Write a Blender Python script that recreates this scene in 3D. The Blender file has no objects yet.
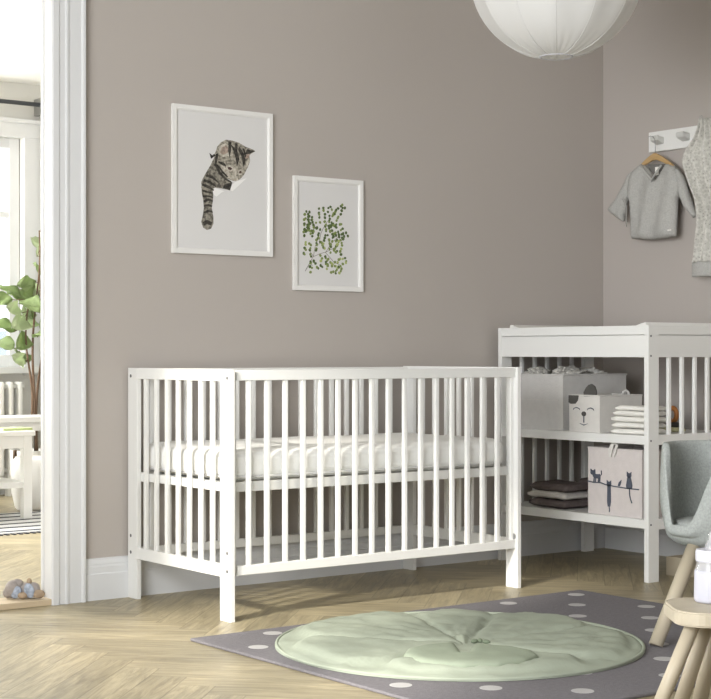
import bpy, bmesh, math, random
from mathutils import Vector, Matrix, noise
random.seed(7)
C = bpy.context.scene.collection
PI = math.pi
# ------------------------------------------------------------------ camera, world, sun, exposure
cam_d = bpy.data.cameras.new('camera'); cam = bpy.data.objects.new('camera', cam_d); C.objects.link(cam)
bpy.context.scene.camera = cam
CAM = Vector((-4.9988, -4.8696, .844))
cam.location = CAM; cam.rotation_euler = (PI/2, 0, -math.radians(36.905))
cam_d.sensor_fit = 'HORIZONTAL'; cam_d.sensor_width = 36; cam_d.lens = 36*1597/711
cam_d.shift_y = 3.1/711; cam_d.clip_end = 100
W = bpy.data.worlds.new('world'); bpy.context.scene.world = W; W.use_nodes = True
bg = W.node_tree.nodes['Background']; bg.inputs[0].default_value = (.95, .98, 1, 1); bg.inputs[1].default_value = 2.0
SUN_DIR = Vector((.94, .342, -.6)).normalized()
sd = bpy.data.lights.new('sun', 'SUN'); sun = bpy.data.objects.new('sun', sd); C.objects.link(sun)
sd.energy = 5.2; sd.angle = math.radians(4.5); sd.color = (1, .95, .86)
sun.rotation_euler = SUN_DIR.to_track_quat('-Z', 'Y').to_euler()
def area(name, loc, direction, sx, sy, power, color=(1, 1, 1), spread=180):
    d = bpy.data.lights.new(name, 'AREA'); d.shape = 'RECTANGLE'; d.size = sx; d.size_y = sy
    d.energy = power; d.color = color; d.spread = math.radians(spread)
    o = bpy.data.objects.new(name, d); C.objects.link(o); o.location = loc
    o.rotation_euler = Vector(direction).to_track_quat('-Z', 'Y').to_euler(); return o
area('window_daylight', (-5.30, -2.6, 1.35), (1, .26, -.10), 2.4, 1.7, 116, (.97, .985, 1), 125)
area('rear_fill', (-3.0, -6.3, 1.6), (0, 1, 0), 3.0, 1.8, 21, (.95, .98, 1))  # added fill lamp; the solid front wall has no window
area('far_room_fill', (-3.0, 3.85, 1.5), (.35, -1, -.1), 1.4, 1.6, 250, (1, 1, .98))  # added lamp brightening the far room; no window is built at this spot
vs = bpy.context.scene.view_settings
vs.view_transform = 'Standard'; vs.look = 'None'; vs.exposure = 0.08; vs.gamma = 1; vs.use_curve_mapping = False

# ------------------------------------------------------------------ materials
def lin(h):
    if isinstance(h, str):
        h = [int(h[i:i+2], 16)/255 for i in (0, 2, 4)]
    return tuple(((c/12.92) if c <= .04045 else ((c+.055)/1.055)**2.4) for c in h) + (1,)
def mat(name, col, rough=.6, bump=0, scale=60, var=0, vscale=8, spec=.4, metal=0, stretch=None):
    m = bpy.data.materials.new(name); m.use_nodes = True
    nt = m.node_tree; N = nt.nodes; Lk = nt.links; b = N['Principled BSDF']
    b.inputs['Base Color'].default_value = lin(col); b.inputs['Roughness'].default_value = rough
    b.inputs['Specular IOR Level'].default_value = spec; b.inputs['Metallic'].default_value = metal
    if bump or var:
        tc = N.new('ShaderNodeTexCoord'); mp = N.new('ShaderNodeMapping'); Lk.new(tc.outputs['Object'], mp.inputs[0])
        if stretch: mp.inputs['Scale'].default_value = stretch
    if bump:
        t = N.new('ShaderNodeTexNoise'); t.inputs['Scale'].default_value = scale; t.inputs['Detail'].default_value = 4
        Lk.new(mp.outputs[0], t.inputs['Vector'])
        bp = N.new('ShaderNodeBump'); bp.inputs['Strength'].default_value = bump; bp.inputs['Distance'].default_value = .004
        Lk.new(t.outputs['Fac'], bp.inputs['Height']); Lk.new(bp.outputs[0], b.inputs['Normal'])
    if var:
        t = N.new('ShaderNodeTexNoise'); t.inputs['Scale'].default_value = vscale; t.inputs['Detail'].default_value = 5
        Lk.new(mp.outputs[0], t.inputs['Vector'])
        r = N.new('ShaderNodeMapRange'); r.inputs[1].default_value = .3; r.inputs[2].default_value = .7
        r.inputs[3].default_value = 1-var; r.inputs[4].default_value = 1+var
        Lk.new(t.outputs['Fac'], r.inputs[0])
        mx = N.new('ShaderNodeVectorMath'); mx.operation = 'SCALE'; mx.inputs[0].default_value = lin(col)[:3]
        Lk.new(r.outputs[0], mx.inputs['Scale']); Lk.new(mx.outputs[0], b.inputs['Base Color'])
    return m
M = {}
M['wall'] = mat('taupe_paint', 'B4ADA7', .75, .05, 180, spec=.25)
M['ceil'] = mat('white_ceiling_paint', 'EDECE8', .8, .03, 100)
M['farwall'] = mat('pale_grey_paint', 'D8D7D2', .8, .03, 100)
M['trim'] = mat('satin_trim_paint', 'D8D9DA', .42)
M['white'] = mat('white_lacquer', 'E8E8E5', .38)
M['screw'] = mat('screw_metal', '6A6A6C', .4, metal=.6)
M['sheet'] = mat('cotton_sheet', 'F0F0ED', .85, .25, 30)
M['piping'] = mat('cotton_piping', 'DADAD8', .85)
M['pad'] = mat('padded_cover', 'ECEBE7', .6, .1, 60)
M['pic'] = mat('white_picture_frame', 'E6E5E2', .4)
M['paper'] = mat('poster_paper', 'DAD9D8', .5)
M['matb'] = mat('passepartout_card', 'E2E1DF', .6)
M['wood'] = mat('pale_birch', 'B5AA95', .5, .06, 40, .07, 9, stretch=(1, 1, .12))
M['slabw'] = mat('pale_birch_slab', 'B7AD99', .5, .05, 40, .07, 7, stretch=(.3, 3, 3))
M['hanger'] = mat('beech_hanger', 'B99A6C', .45, .05, 50, .1, 12)
M['felt'] = mat('grey_felt', 'A4A8A5', .95, .5, 220, .13, 160, spec=.1)
M['rug'] = mat('grey_rug_pile', '7A777A', .95, .5, 300, .09, 90, spec=.1)
M['rugdot'] = mat('pale_rug_dot', 'B8B6B5', .95, .4, 260, spec=.1)
M['mint'] = mat('sage_cotton', 'A1A898', .85, .35, 45, .04, 14, spec=.15)
M['mint2'] = mat('sage_cotton_leaf', '959E8C', .85, .3, 45, .04, 14, spec=.15)
M['thread'] = mat('dark_sage_thread', '6F7A66', .8)
M['box'] = mat('light_grey_canvas', 'CFCDCA', .9, .35, 150, .03, 40, spec=.1)
M['boxw'] = mat('off_white_canvas', 'D6D3CE', .9, .3, 150, .03, 40, spec=.1)
M['boxp'] = mat('pinkish_white_canvas', 'D3CCC9', .9, .3, 150, .03, 40, spec=.1)
M['dark'] = mat('dark_grey_print', '54524F', .9, .2, 120)
M['charc'] = mat('blue_grey_print', '555A66', .9)
M['pinkish'] = mat('soft_blush_print', 'C9B7B0', .9)
M['towel'] = mat('dark_taupe_terry', '6B6260', .98, .7, 180, .12, 60, spec=.05)
M['towelw'] = mat('white_terry', 'D2CEC8', .98, .6, 180, .05, 60, spec=.05)
M['muslin'] = mat('white_muslin', 'EAE8E2', .95, .4, 90, spec=.1)
M['muslin2'] = mat('grey_printed_muslin', 'C2BFB8', .95, .4, 60, .35, 70, spec=.1)
M['yellow'] = mat('pale_yellow_cotton', 'D9D6AE', .9, .3, 80)
M['toyw'] = mat('orange_beech', 'B5763F', .45, .05, 40, .1, 20)
M['knit'] = mat('grey_marl_knit', 'B2B1AD', .97, .6, 240, .10, 170, spec=.08)
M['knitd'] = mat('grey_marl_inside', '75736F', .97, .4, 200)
M['label'] = mat('woven_label', 'E8E6E0', .8)
M['knob'] = mat('pale_grey_knob', 'D0D0CC', .45)
M['metal'] = mat('steel', 'A8A8A8', .3, metal=.9)
M['bar'] = mat('dark_curtain_bar', '55575A', .4, metal=.3)
M['leaf'] = mat('fig_leaf', '9BAE79', .45, .1, 30, .16, 10)
M['leaf2'] = mat('pale_fig_leaf', 'C3CFAA', .5, .1, 30, .12, 10)
M['stem'] = mat('brown_stem', '6B5645', .8, .4, 60)
M['pot'] = mat('white_ceramic', 'E8E8E6', .3)
M['soil'] = mat('potting_soil', '3A3029', .95, .6, 60)
M['green'] = mat('green_cover', 'B7C48A', .6)
M['bagw'] = mat('white_bag_fabric', 'F4F4F2', .85, .2, 60)
M['toyg'] = mat('grey_plush', 'A19A96', .98, .7, 160, .1, 60, spec=.05)
M['toyb'] = mat('blue_print_cotton', 'A2ABBA', .95, .3, 120, .3, 90, spec=.05)
M['toyt'] = mat('tan_plush', 'A8957F', .98, .6, 160, .1, 60, spec=.05)
M['black'] = mat('black_stripe', '34353F', .95)
M['ring'] = mat('white_plastic', 'C6C6CE', .35)
M['milk'] = mat('milk', 'BCBCC6', .35)
M['silic'] = mat('clear_silicone', 'D8D8D6', .25)
M['sill'] = mat('pale_oak_threshold', 'C6B498', .5, .05, 50, .08, 12, stretch=(.2, 3, 3))
M['facade'] = mat('pale_render', 'D8DADC', .9, .1, 5)
M['slate'] = mat('facade_window_glass', '9AA4AE', .3)
def shade_mat():
    m = bpy.data.materials.new('lamp_paper'); m.use_nodes = True; nt = m.node_tree
    b = nt.nodes['Principled BSDF']; b.inputs['Base Color'].default_value = lin('E4E4E3'); b.inputs['Roughness'].default_value = .8
    t = nt.nodes.new('ShaderNodeBsdfTranslucent'); t.inputs[0].default_value = lin('EFEDE8')
    x = nt.nodes.new('ShaderNodeMixShader'); x.inputs[0].default_value = .3
    nt.links.new(b.outputs[0], x.inputs[1]); nt.links.new(t.outputs[0], x.inputs[2])
    nt.links.new(x.outputs[0], nt.nodes['Material Output'].inputs[0]); return m
M['shade'] = shade_mat()
def sheer(name, col, op, gl=False):
    m = bpy.data.materials.new(name); m.use_nodes = True; nt = m.node_tree
    b = nt.nodes['Principled BSDF']; b.inputs['Base Color'].default_value = lin(col); b.inputs['Roughness'].default_value = .05 if gl else .8
    t = nt.nodes.new('ShaderNodeBsdfTransparent')
    x = nt.nodes.new('ShaderNodeMixShader'); x.inputs[0].default_value = op
    nt.links.new(t.outputs[0], x.inputs[1]); nt.links.new(b.outputs[0], x.inputs[2])
    nt.links.new(x.outputs[0], nt.nodes['Material Output'].inputs[0]); return m
M['glass'] = sheer('window_glass', 'E8F0F2', .06, True)
M['bglass'] = sheer('bottle_plastic', 'D8D8DA', .35, True)
M['curtain'] = sheer('sheer_curtain', 'EDEDEC', .8)
def floor_mat():
    m = bpy.data.materials.new('oak_parquet'); m.use_nodes = True; nt = m.node_tree; N = nt.nodes; L = nt.links
    b = N['Principled BSDF']; b.inputs['Specular IOR Level'].default_value = .45
    uv = N.new('ShaderNodeUVMap'); uv.uv_map = 'UVMap'
    rn = N.new('ShaderNodeUVMap'); rn.uv_map = 'rnd'
    sr = N.new('ShaderNodeSeparateXYZ'); L.new(rn.outputs[0], sr.inputs[0])
    ad = N.new('ShaderNodeVectorMath'); ad.operation = 'MULTIPLY_ADD'; ad.inputs[1].default_value = (1, 1, 1)
    sc = N.new('ShaderNodeVectorMath'); sc.operation = 'SCALE'; sc.inputs['Scale'].default_value = 37.0
    L.new(rn.outputs[0], sc.inputs[0]); L.new(uv.outputs[0], ad.inputs[0]); L.new(sc.outputs[0], ad.inputs[2])
    mp = N.new('ShaderNodeMapping'); mp.inputs['Scale'].default_value = (3.0, 30, 1); L.new(ad.outputs[0], mp.inputs[0])
    n1 = N.new('ShaderNodeTexNoise'); n1.inputs['Scale'].default_value = 1.6; n1.inputs['Detail'].default_value = 7; n1.inputs['Roughness'].default_value = .72
    n1.inputs['Distortion'].default_value = .8; L.new(mp.outputs[0], n1.inputs['Vector'])
    cr = N.new('ShaderNodeValToRGB'); cr.color_ramp.elements[0].position = .3; cr.color_ramp.elements[0].color = lin('7B6F57')
    cr.color_ramp.elements[1].position = .68; cr.color_ramp.elements[1].color = lin('BCB090'); L.new(n1.outputs['Fac'], cr.inputs[0])
    r = N.new('ShaderNodeMapRange'); r.inputs[3].default_value = .80; r.inputs[4].default_value = 1.1; L.new(sr.outputs[0], r.inputs[0])
    sep = N.new('ShaderNodeSeparateXYZ'); L.new(uv.outputs[0], sep.inputs[0])
    def edge(sock, size):
        a = N.new('ShaderNodeMath'); a.operation = 'SUBTRACT'; a.inputs[0].default_value = size; L.new(sock, a.inputs[1])
        mn = N.new('ShaderNodeMath'); mn.operation = 'MINIMUM'; L.new(sock, mn.inputs[0]); L.new(a.outputs[0], mn.inputs[1]); return mn.outputs[0]
    mn = N.new('ShaderNodeMath'); mn.operation = 'MINIMUM'; L.new(edge(sep.outputs[0], PL), mn.inputs[0]); L.new(edge(sep.outputs[1], PW), mn.inputs[1])
    g = N.new('ShaderNodeMapRange'); g.inputs[1].default_value = .0004; g.inputs[2].default_value = .0022; g.inputs[3].default_value = .62; g.inputs[4].default_value = 1; L.new(mn.outputs[0], g.inputs[0])
    mu = N.new('ShaderNodeMath'); mu.operation = 'MULTIPLY'; L.new(g.outputs[0], mu.inputs[0]); L.new(r.outputs[0], mu.inputs[1])
    vm = N.new('ShaderNodeVectorMath'); vm.operation = 'SCALE'; L.new(cr.outputs[0], vm.inputs[0]); L.new(mu.outputs[0], vm.inputs['Scale'])
    L.new(vm.outputs[0], b.inputs['Base Color'])
    rr = N.new('ShaderNodeMapRange'); rr.inputs[3].default_value = .30; rr.inputs[4].default_value = .5; L.new(n1.outputs['Fac'], rr.inputs[0]); L.new(rr.outputs[0], b.inputs['Roughness'])
    bp = N.new('ShaderNodeBump'); bp.inputs['Strength'].default_value = .25; bp.inputs['Distance'].default_value = .002
    L.new(mu.outputs[0], bp.inputs['Height']); L.new(bp.outputs[0], b.inputs['Normal'])
    return m
PW, PL = .10, .60
M['floor'] = floor_mat()
def fur_mat(name, a, b_, scale=90):
    m = mat(name, a, .7); nt = m.node_tree; N = nt.nodes; L = nt.links; b = N['Principled BSDF']
    tc = N.new('ShaderNodeTexCoord'); t = N.new('ShaderNodeTexNoise'); t.inputs['Scale'].default_value = scale; t.inputs['Detail'].default_value = 6
    L.new(tc.outputs['Object'], t.inputs['Vector'])
    c = N.new('ShaderNodeValToRGB'); c.color_ramp.elements[0].position = .38; c.color_ramp.elements[0].color = lin(a)
    c.color_ramp.elements[1].position = .62; c.color_ramp.elements[1].color = lin(b_)
    L.new(t.outputs['Fac'], c.inputs[0]); L.new(c.outputs[0], b.inputs['Base Color']); return m
M['fur'] = fur_mat('printed_fur', '55514A', '9C978A')
M['furh'] = fur_mat('printed_head_fur', '6E695F', 'B0AA9C', 110)
M['furd'] = fur_mat('printed_dark_stripe', '2B2926', '4B4741')
M['furl'] = fur_mat('printed_light_fur', 'A59E90', 'D0CABE')
M['furp'] = fur_mat('printed_pinkish_ear', '8F7F74', 'B8A698')
M['fern1'] = mat('printed_leaf_green', '7E8D52', .6); M['fern2'] = mat('printed_leaf_dark_green', '55653A', .6); M['fern3'] = mat('printed_leaf_light_green', 'A5B06E', .6)
M['twig'] = mat('printed_twig', '6C6152', .6); M['flap'] = mat('printed_torn_paper', 'EFEEEC', .5)
M['nosep'] = mat('printed_nose', '4A3530', .6)
def romper_mat():
    m = mat('printed_cotton_romper', 'B9B7B0', .95, .3, 120)
    nt = m.node_tree; N = nt.nodes; L = nt.links; b = N['Principled BSDF']
    tc = N.new('ShaderNodeTexCoord'); v = N.new('ShaderNodeTexVoronoi'); v.inputs['Scale'].default_value = 85; v.inputs['Randomness'].default_value = .9
    L.new(tc.outputs['Object'], v.inputs['Vector'])
    c = N.new('ShaderNodeValToRGB'); e = c.color_ramp.elements
    e[0].position = .16; e[0].color = lin('98958E'); e[1].position = .26; e[1].color = lin('C2C0B9')
    k = e.new(.55); k.color = lin('BDBBB4'); k = e.new(.62); k.color = lin('CFCDC6')
    L.new(v.outputs['Distance'], c.inputs[0]); L.new(c.outputs[0], b.inputs['Base Color']); return m
M['romper'] = romper_mat()

# ------------------------------------------------------------------ helpers
ORG = {}
def obj(name, bm, m, parent=None, smooth=False, label=None, origin=None):
    """link bm as ONE mesh object; verts are in world coordinates, moved to the root's frame"""
    me = bpy.data.meshes.new(name)
    if parent is not None: o0 = ORG[parent.name]
    elif origin is not None: o0 = Vector(origin)
    else:
        vs_ = [v.co for v in bm.verts]
        lo = [min(v[i] for v in vs_) for i in range(3)]; hi = [max(v[i] for v in vs_) for i in range(3)]
        o0 = Vector(((lo[0]+hi[0])/2, (lo[1]+hi[1])/2, lo[2]))
    bmesh.ops.translate(bm, verts=bm.verts, vec=-o0)
    for f in bm.faces: f.smooth = smooth
    bm.to_mesh(me); bm.free()
    for x in (m if isinstance(m, (list, tuple)) else [m]): me.materials.append(x)
    o = bpy.data.objects.new(name, me); C.objects.link(o)
    if parent is not None: o.parent = parent
    else: o.location = o0
    if smooth == 'auto' or smooth is True:
        pass
    ORG[o.name] = o0
    if label: o['label'] = label
    return o
def tag(o, label=None, cat=None, group=None, kind=None):
    if label: o['label'] = label
    if cat: o['category'] = cat
    if group: o['group'] = group
    if kind: o['kind'] = kind
    return o
def thing(name, loc, label, cat, group=None):
    o = bpy.data.objects.new(name, None); C.objects.link(o); o.location = loc; o.empty_display_size = .05
    ORG[o.name] = Vector(loc); return tag(o, label, cat, group)
def struct(name, bm, m, parent=None, smooth=False):
    o = obj(name, bm, m, parent, smooth)
    if parent is None: o['kind'] = 'structure'
    return o
def merge(dst, src, mi=None):
    me = bpy.data.meshes.new('tmp'); 
    if mi is not None:
        for f in src.faces: f.material_index = mi
    src.to_mesh(me); src.free(); dst.from_mesh(me); bpy.data.meshes.remove(me)
def box(bm, x0, x1, y0, y1, z0, z1, bev=0, seg=2, mi=0):
    b = bmesh.new(); bmesh.ops.create_cube(b, size=1)
    for v in b.verts:
        v.co = Vector(((x0+x1)/2+v.co.x*(x1-x0), (y0+y1)/2+v.co.y*(y1-y0), (z0+z1)/2+v.co.z*(z1-z0)))
    if bev: bmesh.ops.bevel(b, geom=b.edges[:], offset=bev, segments=seg, affect='EDGES', profile=.6)
    merge(bm, b, mi); return bm
def B_(*a, **k): return box(bmesh.new(), *a, **k)
def tube(bm, pts, r, seg=12, caps=True, mi=0):
    """swept round tube through pts; r is a number or list"""
    pts = [Vector(p) for p in pts]; n = len(pts); rs = r if isinstance(r, (list, tuple)) else [r]*n
    b = bmesh.new(); rings = []; up = None
    for i, p in enumerate(pts):
        t = (pts[min(i+1, n-1)]-pts[max(i-1, 0)]).normalized()
        if up is None: up = Vector((0, 0, 1)) if abs(t.z) < .9 else Vector((1, 0, 0))
        a = (up - t*up.dot(t)).normalized(); c = t.cross(a); up = a
        rings.append([b.verts.new(p+(a*math.cos(2*PI*k/seg)+c*math.sin(2*PI*k/seg))*rs[i]) for k in range(seg)])
    for i in range(n-1):
        for k in range(seg): b.faces.new((rings[i][k], rings[i][(k+1) % seg], rings[i+1][(k+1) % seg], rings[i+1][k]))
    if caps: b.faces.new(rings[0][::-1]); b.faces.new(rings[-1])
    bmesh.ops.recalc_face_normals(b, faces=b.faces[:]); merge(bm, b, mi); return bm
def T_(*a, **k): return tube(bmesh.new(), *a, **k)
def lathe(bm, c, prof, seg=32, mi=0):
    b = bmesh.new(); rings = []
    for r, z in prof:
        if r < 1e-5: rings.append([b.verts.new((c[0], c[1], c[2]+z))])
        else: rings.append([b.verts.new((c[0]+r*math.cos(2*PI*k/seg), c[1]+r*math.sin(2*PI*k/seg), c[2]+z)) for k in range(seg)])
    for a, d in zip(rings, rings[1:]):
        for k in range(seg):
            k2 = (k+1) % seg
            if len(a) == 1 and len(d) > 1: b.faces.new((a[0], d[k2], d[k]))
            elif len(d) == 1 and len(a) > 1: b.faces.new((a[k], a[k2], d[0]))
            elif len(a) > 1: b.faces.new((a[k], a[k2], d[k2], d[k]))
    bmesh.ops.recalc_face_normals(b, faces=b.faces[:]); merge(bm, b, mi); return bm
def ell(bm, c, r, rot=None, seg=20, mi=0):
    b = bmesh.new(); bmesh.ops.create_uvsphere(b, u_segments=seg, v_segments=seg//2+2, radius=1)
    for v in b.verts:
        q = Vector((v.co.x*r[0], v.co.y*r[1], v.co.z*r[2]))
        if rot: q = Matrix.Rotation(rot[2], 3, 'Z') @ Matrix.Rotation(rot[1], 3, 'Y') @ Matrix.Rotation(rot[0], 3, 'X') @ q
        v.co = q+Vector(c)
    merge(bm, b, mi); return bm
def prism(bm, poly, f0, f1, mi=0):
    """poly: 2-D points; f0, f1 map (u, v) to world points of the two end faces"""
    b = bmesh.new(); a = [b.verts.new(f0(*p)) for p in poly]; c = [b.verts.new(f1(*p)) for p in poly]; n = len(poly)
    b.faces.new(a[::-1]); b.faces.new(c)
    for i in range(n): b.faces.new((a[i], a[(i+1) % n], c[(i+1) % n], c[i]))
    bmesh.ops.recalc_face_normals(b, faces=b.faces[:]); merge(bm, b, mi); return bm
def inside(p, poly):
    x, y = p; r = False; n = len(poly)
    for i in range(n):
        (x1, y1), (x2, y2) = poly[i], poly[(i+1) % n]
        if (y1 > y) != (y2 > y) and x < (x2-x1)*(y-y1)/(y2-y1)+x1: r = not r
    return r
def near_edge(p, poly):
    best = 1e9; bq = p; n = len(poly)
    for i in range(n):
        (x1, y1), (x2, y2) = poly[i], poly[(i+1) % n]; dx, dy = x2-x1, y2-y1
        t = max(0, min(1, ((p[0]-x1)*dx+(p[1]-y1)*dy)/(dx*dx+dy*dy+1e-12))); q = (x1+dx*t, y1+dy*t)
        d = math.hypot(p[0]-q[0], p[1]-q[1])
        if d < best: best, bq = d, q
    return best, bq
def puff(bm, poly, fmap, res, thick, w, back=.5, fold=None, mi=0):
    """stuffed flat shape inside outline poly; fmap(u, v, h) gives the world point at height h"""
    lo = (min(p[0] for p in poly), min(p[1] for p in poly)); hi = (max(p[0] for p in poly), max(p[1] for p in poly))
    nx = int((hi[0]-lo[0])/res)+2; ny = int((hi[1]-lo[1])/res)+2
    cells = [(i, j) for i in range(nx) for j in range(ny) if inside((lo[0]+(i+.5)*res, lo[1]+(j+.5)*res), poly)]
    cs = set(cells); b = bmesh.new(); V = {}
    for i, j in cells:
        for a in (0, 1):
            for c in (0, 1):
                k = (i+a, j+c)
                if k in V: continue
                p = (lo[0]+k[0]*res, lo[1]+k[1]*res)
                full = all((k[0]-s, k[1]-t) in cs for s in (0, 1) for t in (0, 1))
                d, q = near_edge(p, poly)
                if not full: p = q; d = 0
                h = thick*math.sqrt(max(0, 1-(1-min(d/w, 1))**2))
                ff = (fold(*p) if fold else 0)*min(1, d/w*2)
                tv = b.verts.new(fmap(p[0], p[1], h+ff))
                V[k] = (tv, tv if not full else b.verts.new(fmap(p[0], p[1], -h*back+ff*.3)))
    for i, j in cells:
        q = [V[(i, j)], V[(i+1, j)], V[(i+1, j+1)], V[(i, j+1)]]
        for s in (0, 1):
            vs2 = [x[s] for x in q]
            if s == 1: vs2 = vs2[::-1]
            try: b.faces.new(vs2)
            except ValueError: pass
    bmesh.ops.recalc_face_normals(b, faces=b.faces[:]); merge(bm, b, mi); return bm
def nz(x, y=0, z=0, s=1): return noise.noise(Vector((x*s, y*s, z*s)))
def dup(root):
    r = root.copy(); C.objects.link(r); ORG[r.name] = ORG[root.name]
    for ch in list(root.children):
        c = ch.copy(); C.objects.link(c); c.parent = r
        for g in ch.children:
            d = g.copy(); C.objects.link(d); d.parent = c
    return r
def wobble(bm, amp, s, seed=0):
    for v in bm.verts:
        c = v.co*s+Vector((seed*7.3, seed*3.1, seed))
        v.co += Vector((noise.noise(c), noise.noise(c+Vector((31, 0, 0))), noise.noise(c+Vector((0, 47, 0)))))*amp
    return bm

# ------------------------------------------------------------------ the setting
YW = .024; XW = .020; CE = 3.3; WL = -5.4; WF = -6.5          # back wall plane, right wall plane, ceiling, left and front walls
def parquet(x0, x1, y0, y1, z):
    n = int(PL/PW+.5); bm = bmesh.new(); uv = bm.loops.layers.uv.new('UVMap'); rn = bm.loops.layers.uv.new('rnd')
    c, s = math.cos(PI/4), math.sin(PI/4); ox, oy = -2.43, -1.0
    def pt(u, v): return Vector((ox+(u*c-v*s)*PW, oy+(u*s+v*c)*PW, z))
    for k in range(-90, 90):
        for m_ in range(-9, 10):
            for typ in (0, 1):
                u0, v0 = (k+2*n*m_, k) if typ == 0 else (k+2*n*m_, k+1)
                du, dv = (n, 1) if typ == 0 else (1, n)
                cc = pt(u0+du/2, v0+dv/2)
                if not (x0-.6 < cc.x < x1+.6 and y0-.6 < cc.y < y1+.6): continue
                f = bm.faces.new([bm.verts.new(pt(u0, v0)), bm.verts.new(pt(u0+du, v0)), bm.verts.new(pt(u0+du, v0+dv)), bm.verts.new(pt(u0, v0+dv))])
                uvs = [(0, 0), (PL, 0), (PL, PW), (0, PW)] if typ == 0 else [(0, PW), (0, 0), (PL, 0), (PL, PW)]
                r = (random.random(), random.random())
                for lp, q in zip(f.loops, uvs): lp[uv].uv = q; lp[rn].uv = r
    for co, no in (((x0, 0, 0), (-1, 0, 0)), ((x1, 0, 0), (1, 0, 0)), ((0, y0, 0), (0, -1, 0)), ((0, y1, 0), (0, 1, 0))):
        bmesh.ops.bisect_plane(bm, geom=bm.verts[:]+bm.edges[:]+bm.faces[:], plane_co=co, plane_no=no, clear_outer=True)
    return bm
struct('floor', parquet(WL, .1, WF, .06, 0), M['floor'])
struct('floor_far_room', parquet(-4.2, 1.2, .06, 4.1, 0), M['floor'])
struct('ceiling', B_(WL-.1, .15, WF-.1, .13, CE, CE+.1), M['ceil'])
DX0, DX1, DH = -3.75, -2.592, 2.35                               # doorway
bm = B_(DX1, .12, YW, YW+.074, 0, CE); box(bm, WL-.1, DX0, YW, YW+.074, 0, CE); box(bm, DX0, DX1, YW, YW+.074, DH, CE)
struct('wall_back', bm, M['wall'])
struct('wall_right', B_(XW, XW+.11, WF, YW, 0, CE), M['wall'])
struct('wall_front', B_(WL, XW, WF-.1, WF, 0, CE), M['wall'])
# left wall with a tall window the sun comes through
WY0, WY1, WZ0, WZ1 = -2.42, -1.42, 1.45, 3.05
VY0, VY1, VZ1 = -3.0, -2.48, 2.15                               # lower unseen window, added to shape the sun patch on the mat
bm = B_(WL-.1, WL, WF, VY0, 0, CE); box(bm, WL-.1, WL, VY1, WY0, 0, CE); box(bm, WL-.1, WL, VY0, VY1, 0, WZ0); box(bm, WL-.1, WL, VY0, VY1, VZ1, CE)
box(bm, WL-.1, WL, WY1, YW, 0, CE); box(bm, WL-.1, WL, WY0, WY1, 0, WZ0); box(bm, WL-.1, WL, WY0, WY1, WZ1, CE)
struct('wall_left', bm, M['wall'])
bm = B_(WL-.08, WL-.04, WY0, WY0+.04, WZ0, WZ1); box(bm, WL-.08, WL-.04, WY1-.04, WY1, WZ0, WZ1)
box(bm, WL-.08, WL-.04, WY0, WY1, WZ0, WZ0+.05); box(bm, WL-.08, WL-.04, WY0, WY1, WZ1-.05, WZ1); box(bm, WL-.08, WL-.04, -2.16, -2.09, WZ0, WZ1)
w1 = struct('window_1', bm, M['trim'])
obj('window_glass', B_(WL-.062, WL-.058, WY0, WY1, WZ0, WZ1), M['glass'], w1)
bm = B_(WL-.08, WL-.04, VY0, VY0+.03, WZ0, VZ1); box(bm, WL-.08, WL-.04, VY1-.03, VY1, WZ0, VZ1); box(bm, WL-.079, WL-.041, VY0, VY1, WZ0, WZ0+.04); box(bm, WL-.079, WL-.041, VY0, VY1, VZ1-.04, VZ1)
w3 = struct('added_sun_window', bm, M['trim'])
obj('window_glass', B_(WL-.062, WL-.058, VY0, VY1, WZ0, VZ1), M['glass'], w3)
def baseboard(bm, axis, a0, a1, sgn_face):
    prof = [(0, 0), (.016, 0), (.016, .088), (.013, .092), (.013, .112), (.010, .118), (.010, .124), (.006, .138), (0, .142)]
    if axis == 'x': prism(bm, prof, lambda u, v: (a0, YW-u, v), lambda u, v: (a1, YW-u, v))
    else: prism(bm, prof, lambda u, v: (XW-u, a0, v), lambda u, v: (XW-u, a1, v))
    return bm
struct('baseboard_back', baseboard(bmesh.new(), 'x', -2.483, XW, 0), M['trim'])
struct('baseboard_right', baseboard(bmesh.new(), 'y', WF, 0.0, 0), M['trim'])
bm = bmesh.new(); prof = [(-2.609, .03), (-2.609, .002), (-2.604, -.003), (-2.584, -.003), (-2.580, .002), (-2.560, .002), (-2.556, -.004), (-2.549, -.004), (-2.545, .001), (-2.500, .001), (-2.495, -.006), (-2.486, -.006), (-2.483, 0), (-2.483, YW), (-2.55, YW)]
prism(bm, prof, lambda u, v: (u, v, 0), lambda u, v: (u, v, DH+.1)); struct('trim_1', bm, M['trim'])
bm = bmesh.new(); prism(bm, [(2*DX0-u-.0+(DX1-DX0)*0+0 if 0 else (DX0+DX1)-u, v) for u, v in prof], lambda u, v: (u, v, 0), lambda u, v: (u, v, DH+.1)); struct('trim_2', bm, M['trim'])
struct('trim_3', B_(DX0+.02, DX1-.02, -.004, YW, DH, DH+.11, bev=.003), M['trim'])
# jamb lining (right side visible) with a small bead
bm = bmesh.new(); jp = [(-2.603, .03), (-2.592, .03), (-2.592, .1), (-2.600, .1), (-2.602, .098), (-2.602, .085), (-2.599, .082), (-2.599, .060), (-2.603, .056)]
prism(bm, jp, lambda u, v: (u, v, 0), lambda u, v: (u, v, DH)); struct('trim_4', bm, M['trim'])
struct('trim_5', B_(DX0, DX0+.014, .03, .1, 0, DH), M['trim'])
struct('trim_6', B_(DX0, DX1, .03, .1, DH-.012, DH), M['trim'])
struct('trim_7', B_(DX0+.016, -2.604, .002, .13, 0, .021, bev=.003), M['sill'])
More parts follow.
